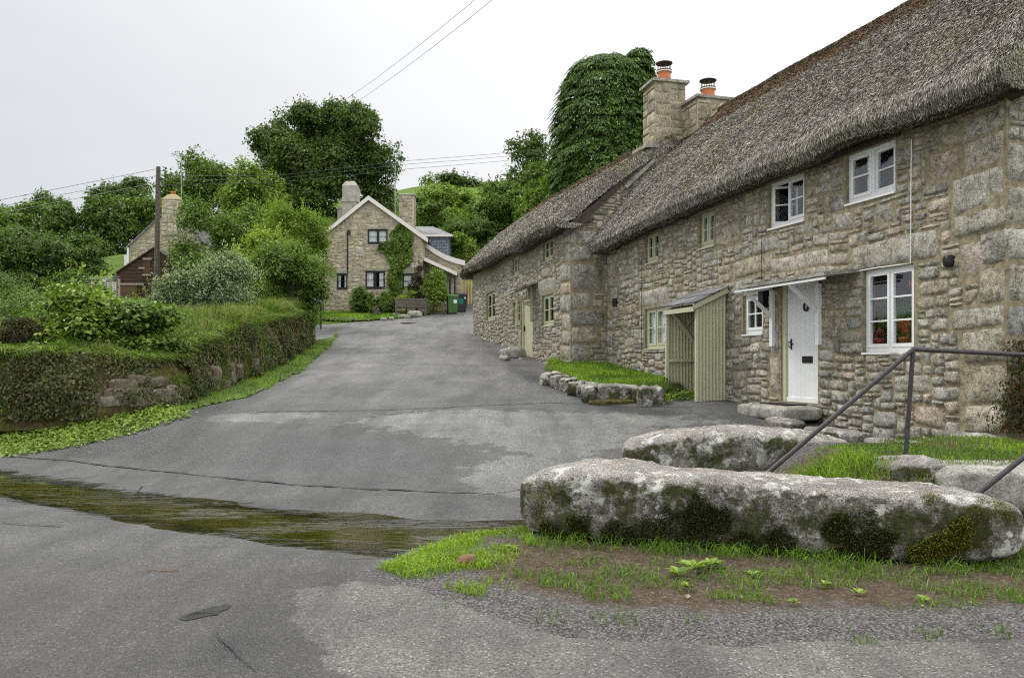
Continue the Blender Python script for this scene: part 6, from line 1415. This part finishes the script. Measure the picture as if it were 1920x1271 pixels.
# bench
bz = gz(at(770, 0, 43)[0], 43); b0 = at(743, 0, 43); bx = at(770, 0, 43.)[0]
bench = thing('garden_bench', 'weathered slatted wooden bench on the house lawn', 'bench', (bx, 43, bz)); wv = .78; ang = R_(10)
M['bench_wood'] = m_plain('bench_wood', (.13, .115, .10), .85, .3, 12, .4)
def bpt(x, y, z): return np.array([bx + x * math.cos(ang) - y * math.sin(ang), 43 + x * math.sin(ang) + y * math.cos(ang), bz + z])
for nm, L in (('seat', [(-.25 + i * .1, .44 - .0, .075, .03) for i in range(5)]), ('backrest', [(.28 + i * .025, .56 + i * .12, .03, .085) for i in range(4)])):
    mb = MB()
    for y, z, w, h in L: mb.bar(bpt(-wv, y, z), bpt(wv, y, z), w, h)
    build(nm, mb, M['bench_wood'], bench)
for sx in (-1, 1):
    mb = MB(); mb.bar(bpt(sx * wv, -.28, -.1), bpt(sx * wv, -.28, .66), .07); build('leg', mb, M['bench_wood'], bench)
    mb = MB(); mb.bar(bpt(sx * wv, .24, -.1), bpt(sx * wv, .38, 1.0), .07); build('leg', mb, M['bench_wood'], bench)
    mb = MB(); mb.bar(bpt(sx * wv, -.32, .68), bpt(sx * wv, .32, .68), .08, .035); build('armrest', mb, M['bench_wood'], bench)
# bins
def bin_(x, y, d, col, label, plate, rot):
    p = at(x, 0, d); z = gz(p[0], d); o = thing('wheelie_bin', label, 'bin', (p[0], d, z)); ca, sa = math.cos(rot), math.sin(rot)
    T = lambda x, y, zz: (p[0] + x * ca - y * sa, d + x * sa + y * ca, z + zz)
    mb = MB(); mb.hexa([T(-.24, -.24, .06), T(.24, -.24, .06), T(.24, .24, .06), T(-.24, .24, .06), T(-.29, -.32, .96), T(.29, -.32, .96), T(.29, .32, .96), T(-.29, .32, .96)]); mb.hexa([T(-.31, -.34, .9), T(.31, -.34, .9), T(.31, .34, .9), T(-.31, .34, .9), T(-.31, -.34, .955), T(.31, -.34, .955), T(.31, .34, .955), T(-.31, .34, .955)]) ; build('body', mb, col, o)
    mb = MB(); mb.hexa([T(-.32, -.36, .962), T(.32, -.36, .962), T(.32, .36, .962), T(-.32, .36, .962), T(-.26, -.3, 1.06), T(.26, -.3, 1.06), T(.26, .34, 1.08), T(-.26, .34, 1.08)]); mb.bar(T(-.25, .4, 1.0), T(.25, .4, 1.0), .04); build('lid', mb, col, o)
    for s in (-1, 1):
        mb = MB(); mb.tube([T(s * .2, .22, .1), T(s * .27, .22, .1)], .1, 14); build('wheel', mb, M['iron_black'], o, True)
    for (x0, x1, z0, z1, m) in plate:
        f = lambda zz: -.24 - .08 * (zz - .06) / .9 - .006
        mb = MB(); mb.add([T(x0, f(z0), z0), T(x1, f(z0), z0), T(x1, f(z1), z1), T(x0, f(z1), z1)], [(0, 1, 2, 3)]); build('label', mb, M[m], o)
M['bin_green'] = m_plain('green_plastic', (.05, .125, .028), .45, .1, 6); M['bin_black'] = m_plain('black_plastic', (.022, .026, .032), .4, .15, 6); M['teal'] = m_plain('teal_print', (.015, .17, .16), .5, .1)
bin_(848, 0, 44.3, M['bin_green'], 'green wheelie bin with a white sticker right of the bushes', [(.02, .2, .58, .76, 'white')], .25)
bin_(865, 0, 45.6, M['bin_black'], 'black wheelie bin with a teal notice next to the yellow gate', [(-.2, .05, .42, .74, 'teal'), (.12, .2, .72, .82, 'white')], .25)
# picket gate
M['yellow_wood'] = m_plain('new_timber', (.58, .42, .19), .7, .12, 8, .2)
pg = at(874, 0, 48.5); gz_ = gz(pg[0], 48.5); gate = thing('picket_gate', 'pale yellow picket gate between the house and the farther thatched cottage', 'gate', (pg[0] + .6, 48.5, gz_))
mb = MB()
for i in range(13):
    x = pg[0] - .75 + i * .17; h = 1.95 - .012 * i; mb.box((x, 48.5, gz_ + .08), (x + .09, 48.53, gz_ + h))
build('pickets', mb, M['yellow_wood'], gate); mb = MB()
for z in (.35, 1.55): mb.box((pg[0] - .78, 48.535, gz_ + z), (pg[0] + 1.5, 48.58, gz_ + z + .1))
mb.box((pg[0] - .8, 48.46, gz_ + 1.97), (pg[0] + 1.5, 48.6, gz_ + 2.05)); build('rails', mb, M['yellow_wood'], gate)
# grey box on legs by the end of the bank
p = at(594, 0, 36); z = gz(p[0], 36); M['bluegrey'] = m_plain('grey_blue_paint', (.16, .19, .21), .5, .1)
nt = thing('notice_box', 'grey box with a sloping lid on two legs at the end of the hedge bank', 'box', (p[0], 36, z)); zt_ = at(0, 566, 36)[2]
mb = MB(); mb.hexa([(p[0] - .2, 35.75, zt_ - .1), (p[0] + .28, 35.75, zt_ - .1), (p[0] + .28, 36.15, zt_ - .1), (p[0] - .2, 36.15, zt_ - .1), (p[0] - .2, 35.75, zt_ + .02), (p[0] + .28, 35.75, zt_ + .02), (p[0] + .12, 36.15, zt_ + .36), (p[0] - .1, 36.15, zt_ + .36)]); build('body', mb, M['bluegrey'], nt)
for x in (-.17, .2):
    mb = MB(); mb.box((p[0] + x, 35.8, z - .05), (p[0] + x + .05, 35.86, zt_ - .1)); build('leg', mb, M['iron_black'], nt)
# trellis fence left of the shed
tp = at(198, 0, 42); tz = gz(tp[0], 42); tr = thing('trellis_fence', 'grey weathered trellis fence left of the wooden shed', 'fence', (tp[0], 42, tz)); zt_ = at(0, 525, 42)[2]
x0, x1 = at(120, 0, 42)[0], at(224, 0, 42)[0]; mb = MB(); x = x0
while x < x1: mb.box((x, 42, tz - .2), (x + .03, 42.02, zt_ - .35 * math.sin((x - x0) / (x1 - x0) * 6.28 * 2) ** 2 * (x < x1 - .8))); x += .13
for i in range(9): mb.box((x0, 42.021, tz + .1 + i * .13), (x1, 42.04, tz + .13 + i * .13))
build('lattice', mb, M['grey_wood'], tr)
for x in (195, 206, 221):
    X = at(x, 0, 41.95)[0]; mb = MB(); mb.box((X, 41.93, tz - .2), (X + .11, 41.995, zt_ + .05)); build('post', mb, M['grey_wood'], tr)
# field gate under the apple tree
fg = at(938, 0, 60); fz = gz(fg[0], 60); fgt = thing('field_gate', 'grey five-bar field gate under the apple tree', 'gate', (fg[0], 60, fz)); mb = MB()
for i in range(5): mb.box((fg[0] - .7, 60, fz + .25 + i * .24), (fg[0] + 1.6, 60.04, fz + .33 + i * .24))
mb.bar((fg[0] - .7, 59.97, fz + .3), (fg[0] + .5, 59.97, fz + 1.25), .05, .08); build('bars', mb, M['grey_wood'], fgt)
for x in (-.8, 1.65):
    mb = MB(); mb.box((fg[0] + x, 59.94, fz - .2), (fg[0] + x + .15, 60.09, fz + 1.5)); build('post', mb, M['grey_wood'], fgt)
# utility pole, aerials, wires
pd = 43.; pt_ = at(297, 313, pd); pb = at(293, 560, pd); pole = thing('utility_pole', 'tall wooden utility pole in front of the stone cottage', 'pole', (pb[0], pd, gz(pb[0], pd)))
mb = MB(); mb.tube([(pb[0], pd, gz(pb[0], pd) - .3), pt_], [.15, .11], 10); build('pole', mb, m_plain('pole_wood', (.10, .085, .07), .9, .35, 7, .4), pole, True)
mb = MB()
for i in range(3): 
    z = pt_[2] - .25 - i * .42; mb.tube([(pt_[0] + .08, pd - .05, z), (pt_[0] + .42, pd - .05, z + .02), (pt_[0] + .42, pd - .05, z + .16)], .02, 5); mb.lathe((pt_[0] + .42, pd - .05, z + .12), [(.0, 0), (.05, .0), (.05, .06), (.03, .1), (0, .1)], 8)
build('insulators', mb, M['iron_black'], pole)
def aerial(x, yt, yb, d, label, lean, z0=None):
    a, b = at(x, yt, d), at(x + lean, yb, d); o = thing('aerial_mast', label, 'aerial', b); mb = MB(); mb.tube([b - (0, 0, 1.2), a], .03, 6); build('mast', mb, M['render_grey'], o, True)
    mb = MB(); k = d / F; mb.tube([a + (-18 * k, 0, .1), a + (2 * k, .2, -.12)], .018, 5)
    for i in range(7): c = a + np.array([(-18 + i * 3) * k, .02 * i, .1 - .03 * i]); mb.tube([c - (.03, .05, .22), c + (.03, .05, .22)], .009, 4)
    build('antenna', mb, M['iron_black'], o)
aerial(340, 291, 405, 59.5, 'tall television aerial beside the stone cottage chimney', 0)
aerial(741, 308, 400, 51, 'television aerial left of the house stone stack', 0)
def wire(pts, rad, label, group='overhead wires'):
    P = np.array([at(*q) for q in pts]); L = np.linalg.norm(np.diff(P, axis=0), axis=1); s = np.r_[0, np.cumsum(L)]; t = np.linspace(0, s[-1], 40)
    Q = np.stack([np.interp(t, s, P[:, i]) for i in range(3)], 1); Q[:, 2] -= .006 * (t * (s[-1] - t)) * .12
    mb = MB(); mb.tube(Q, rad, 4); tag(build('overhead_wire', mb, M['iron_black'], None), label, 'wire', group)
wire([(-260, 424, 40), (293, 317, 43)], .014, 'upper wire from the left edge to the pole top'); wire([(-260, 436, 40), (293, 330, 43)], .014, 'middle wire from the left edge to the pole'); wire([(-260, 448, 40), (293, 343, 43)], .012, 'lower wire from the left edge to the pole')
wire([(-200, 480, 50), (200, 486, 52)], .014, 'upper low wire before the dark trees at far left'); wire([(-200, 487, 50), (200, 491, 52)], .014, 'lower low wire before the dark trees at far left')
wire([(640, 192, 62), (950, -50, 30)], .013, 'left one of two wires rising from the sycamore to the top edge'); wire([(655, 200, 62), (985, -50, 30)], .013, 'right one of two wires rising from the sycamore to the top edge')
wire([(302, 330, 43), (520, 322, 52), (745, 294, 60), (960, 279, 66), (1200, 262, 72)], .013, 'topmost wire crossing the sky left of the cypress'); wire([(302, 338, 43), (520, 328, 52), (750, 300, 60), (945, 287, 66), (1200, 270, 72)], .013, 'middle wire crossing the sky left of the cypress'); wire([(302, 347, 43), (520, 335, 52), (765, 308, 60), (930, 296, 66), (1200, 278, 72)], .013, 'lowest wire crossing the sky left of the cypress')
# geraniums on the sill of the big window
M['petal_pink'] = m_leaf('pink_petals', [(.35, .012, .06), (.62, .03, .12), (.7, .05, .2)], .3, .5); M['petal_red'] = m_leaf('red_petals', [(.42, .015, .02), (.6, .04, .045), (.68, .22, .2)], .3, .5)
for i, (x, heads, mt, l) in enumerate([(1644, [(1643, 568), (1650, 622), (1648, 640), (1640, 630)], 'petal_pink', 'potted geranium with magenta blooms behind the left panes of the big window'), (1694, [(1690, 608), (1703, 606), (1698, 621), (1708, 532), (1693, 613)], 'petal_red', 'potted geranium with red blooms behind the right panes of the big window')]):
    a = C1.px(x, None, -.22); zs = BW[2] + .03; b = C1.pt(a, zs, -.24); o = thing('potted_geranium', l, 'plant', b); r_ = np.random.default_rng(i + 5)
    mb = MB(); mb.lathe(b, [(.0, .0), (.07, 0), (.095, .15), (.105, .15), (.105, .18), (.085, .18), (0, .15)], 16); build('flowerpot', mb, M['terracotta'], o, True)
    mb = MB(); n = 420; aq = np.clip(r_.normal(a, .13, n), BW[0] + .1, BW[1] - .1); q = C1.pt(aq, zs + .4 + r_.normal(0, .15, n), -.27 + np.clip(r_.normal(0, .035, n), -.08, .07)); leaves(mb, q, r_.normal(size=(n, 3)) + C1.pt(0, 0, 1)[None] * 0 + [-.8, -.3, .5], .07, i, .9); build('foliage', mb, M['leaf_mid'], o)
    mb = MB()
    for h in heads:
        aa, zz = C1.px(h[0], h[1], -.19); c = C1.pt(aa, zz, -.19); n = 70; D = unit(r_, n); leaves(mb, c + D * .05, D, .034, i + 3, .9)
    build('blooms', mb, M[mt], o)
g_root = thing('window_sill_shelf', 'pale inside sill under the geraniums in the big window', 'shelf', C1.pt(BW[0], BW[2], -.3)); mb = MB(); C1.box(mb, BW[0] + .02, BW[1] - .02, BW[2] - .03, BW[2] + .028, -.45, -.17); build('board', mb, M['white'], g_root)
# small leavings on the ground
mb = MB(); p = hit(872, 1073); rock(mb, (p[0], p[1], float(gs(np.array([p[0]]), np.array([p[1]]))[0]) + .03), (.075, .05, .04), 5, .3, 20, 2.4, .3); tag(build('stone', mb, m_plain('brown_stone', (.16, .09, .055), .9, .3, 20, .5), None, True), 'small reddish brown stone on the near grass tip', 'stone')
mb = MB(); 
for k in range(3): p = hit(275 + 22 * k, 1072 + (k % 2)); q = hit(296 + 20 * k, 1071 + k % 2); mb.tube([p + (0, 0, .006), (p + q) / 2 + (0, .012, .009), q + (0, 0, .006)], .0035, 4)
tag(build('twig', mb, m_plain('twig_brown', (.16, .075, .035), .9), None), 'thin brown twig lying on the wet road', 'twig')
mb = MB()
for i, (x, y) in enumerate([(1730, 1155), (1290, 1135), (1390, 1137), (1455, 1250), (1820, 1150)]): p = hit(x, y); z = float(gs(np.array([p[0]]), np.array([p[1]]))[0]); leaves(mb, np.array([[p[0], p[1], z + .015]]), np.array([[.1, -.3, 1.]]), .05, i, .6)
struct('fallen_leaves', mb, m_leaf('dry_leaves', [(.30, .17, .10), (.45, .33, .24)], .1), kind='stuff')
# plants inside the lean-to and at its foot
def small_plant(x, y, d, n, rad, leaf, ls, label, seed):
    p = at(x, y, d); r_ = np.random.default_rng(seed); o = thing('potted_herb' if 0 else 'small_plant', label, 'plant', (p[0], d, gz(p[0], d))); q = p + r_.normal(size=(n, 3)) * rad; mb = MB(); leaves(mb, q, r_.normal(size=(n, 3)) + [-.3, -.5, .6], ls, seed, .6); build('foliage', mb, M['leaf_' + leaf], o)
    mb = MB(); mb.tube([(p[0], d, gz(p[0], d) - .02), p], .012, 5); build('stem', mb, M['bark'], o)
small_plant(1282, 742, 15.4, 260, (.2, .12, .05), 'mid', .07, 'leafy weeds at the bottom of the lean-to opening', 3)
small_plant(1243, 748, 15.2, 160, (.07, .07, .05), 'lime', .05, 'bright weed at the foot of the lean-to post', 4)
small_plant(1250, 722, 16.0, 90, (.04, .05, .12), 'brown', .05, 'rusty leaved plant left of the lean-to post', 5)
small_plant(1180, 708, 17.6, 120, (.05, .05, .14), 'dark', .05, 'dark plant at the wall foot in the raised bed', 6)
# ================================================================ sky and light
W = bpy.data.worlds.new('World'); S.world = W; W.use_nodes = True
t = W.node_tree; t.nodes.clear()
def wn(typ, ins=None, **kw):
    o = t.nodes.new(typ)
    for k, v in kw.items(): setattr(o, k, v)
    for k, v in (ins or {}).items():
        if hasattr(v, 'links'): t.links.new(v, o.inputs[k])
        else: o.inputs[k].default_value = v
    return o
SUN_EL, SUN_AZ = 52, -60      # azimuth from +Y, clockwise: the light comes from the front left
sky = wn('ShaderNodeTexSky', sky_type='NISHITA', sun_disc=False); sky.sun_elevation = R_(SUN_EL); sky.sun_rotation = R_(SUN_AZ)
tc = wn('ShaderNodeTexCoord'); nz = wn('ShaderNodeTexNoise', {'Vector': tc.outputs['Generated'], 'Scale': 1.3, 'Detail': 5., 'Roughness': .5})
dt = wn('ShaderNodeVectorMath', {0: tc.outputs['Generated'], 1: (.50, .25, .80)}, operation='DOT_PRODUCT')
rp = wn('ShaderNodeValToRGB', {'Fac': wn('ShaderNodeMapRange', {0: wn('ShaderNodeMath', {0: dt.outputs['Value'], 1: wn('ShaderNodeMath', {0: nz.outputs['Fac'], 1: .25}, operation='MULTIPLY').outputs[0]}, operation='ADD').outputs[0], 1: .2, 2: 1.2, 3: 0., 4: 1.}).outputs[0]})
e = rp.color_ramp.elements; e[0].position = .05; e[0].color = (.322, .330, .338, 1); e[1].position = 1.; e[1].color = (1.0, 1.0, 1.0, 1)
m1 = e.new(.28); m1.color = (.385, .389, .393, 1); m1 = e.new(.5); m1.color = (.48, .48, .48, 1)
sp_ = wn('ShaderNodeSeparateXYZ', {0: tc.outputs['Generated']})
zb = wn('ShaderNodeMapRange', {0: sp_.outputs[2], 1: .42, 2: .85, 3: 1., 4: 1.7}); yb_ = wn('ShaderNodeMapRange', {0: sp_.outputs[1], 1: .1, 2: -.6, 3: 1., 4: 1.7})
gain = wn('ShaderNodeMath', {0: wn('ShaderNodeMath', {0: zb.outputs[0], 1: yb_.outputs[0]}, operation='MAXIMUM').outputs[0], 1: 15.}, operation='MULTIPLY')
cl = wn('ShaderNodeMapRange', {0: wn('ShaderNodeTexNoise', {'Vector': wn('ShaderNodeVectorMath', {0: tc.outputs['Generated'], 1: (1., 1., 3.)}, operation='MULTIPLY').outputs[0], 'Scale': 2.2, 'Detail': 6., 'Roughness': .55}).outputs['Fac'], 1: .3, 2: .7, 3: .955, 4: 1.045})
gain = wn('ShaderNodeMath', {0: gain.outputs[0], 1: cl.outputs[0]}, operation='MULTIPLY')
br = wn('ShaderNodeVectorMath', {0: rp.outputs[0], 3: gain.outputs[0]}, operation='SCALE')
mx = wn('ShaderNodeMix', {0: .94, 6: sky.outputs[0], 7: br.outputs[0]}, data_type='RGBA')
bg = wn('ShaderNodeBackground', {'Color': mx.outputs[2], 'Strength': .1}); out = wn('ShaderNodeOutputWorld', {0: bg.outputs[0]})
sl_ = bpy.data.lights.new('sun', 'SUN'); sl_.energy = 1.5; sl_.angle = R_(14); sl_.color = (1., .97, .92); so_ = bpy.data.objects.new('sun', sl_); COL.objects.link(so_)
from mathutils import Vector
az, el = R_(SUN_AZ), R_(SUN_EL); so_.rotation_euler = Vector((math.sin(az) * math.cos(el), math.cos(az) * math.cos(el), math.sin(el))).to_track_quat('Z', 'Y').to_euler()
vs = S.view_settings; vs.view_transform = 'Standard'; vs.look = 'None'; vs.gamma = 1; vs.use_curve_mapping = False; vs.exposure = 0.6
S.cycles.max_bounces = 8; S.cycles.transparent_max_bounces = 12; S.cycles.diffuse_bounces = 3; S.cycles.glossy_bounces = 3
S.render.film_transparent = False
S.cycles.use_denoising = False; S.cycles.filter_width = 1.15
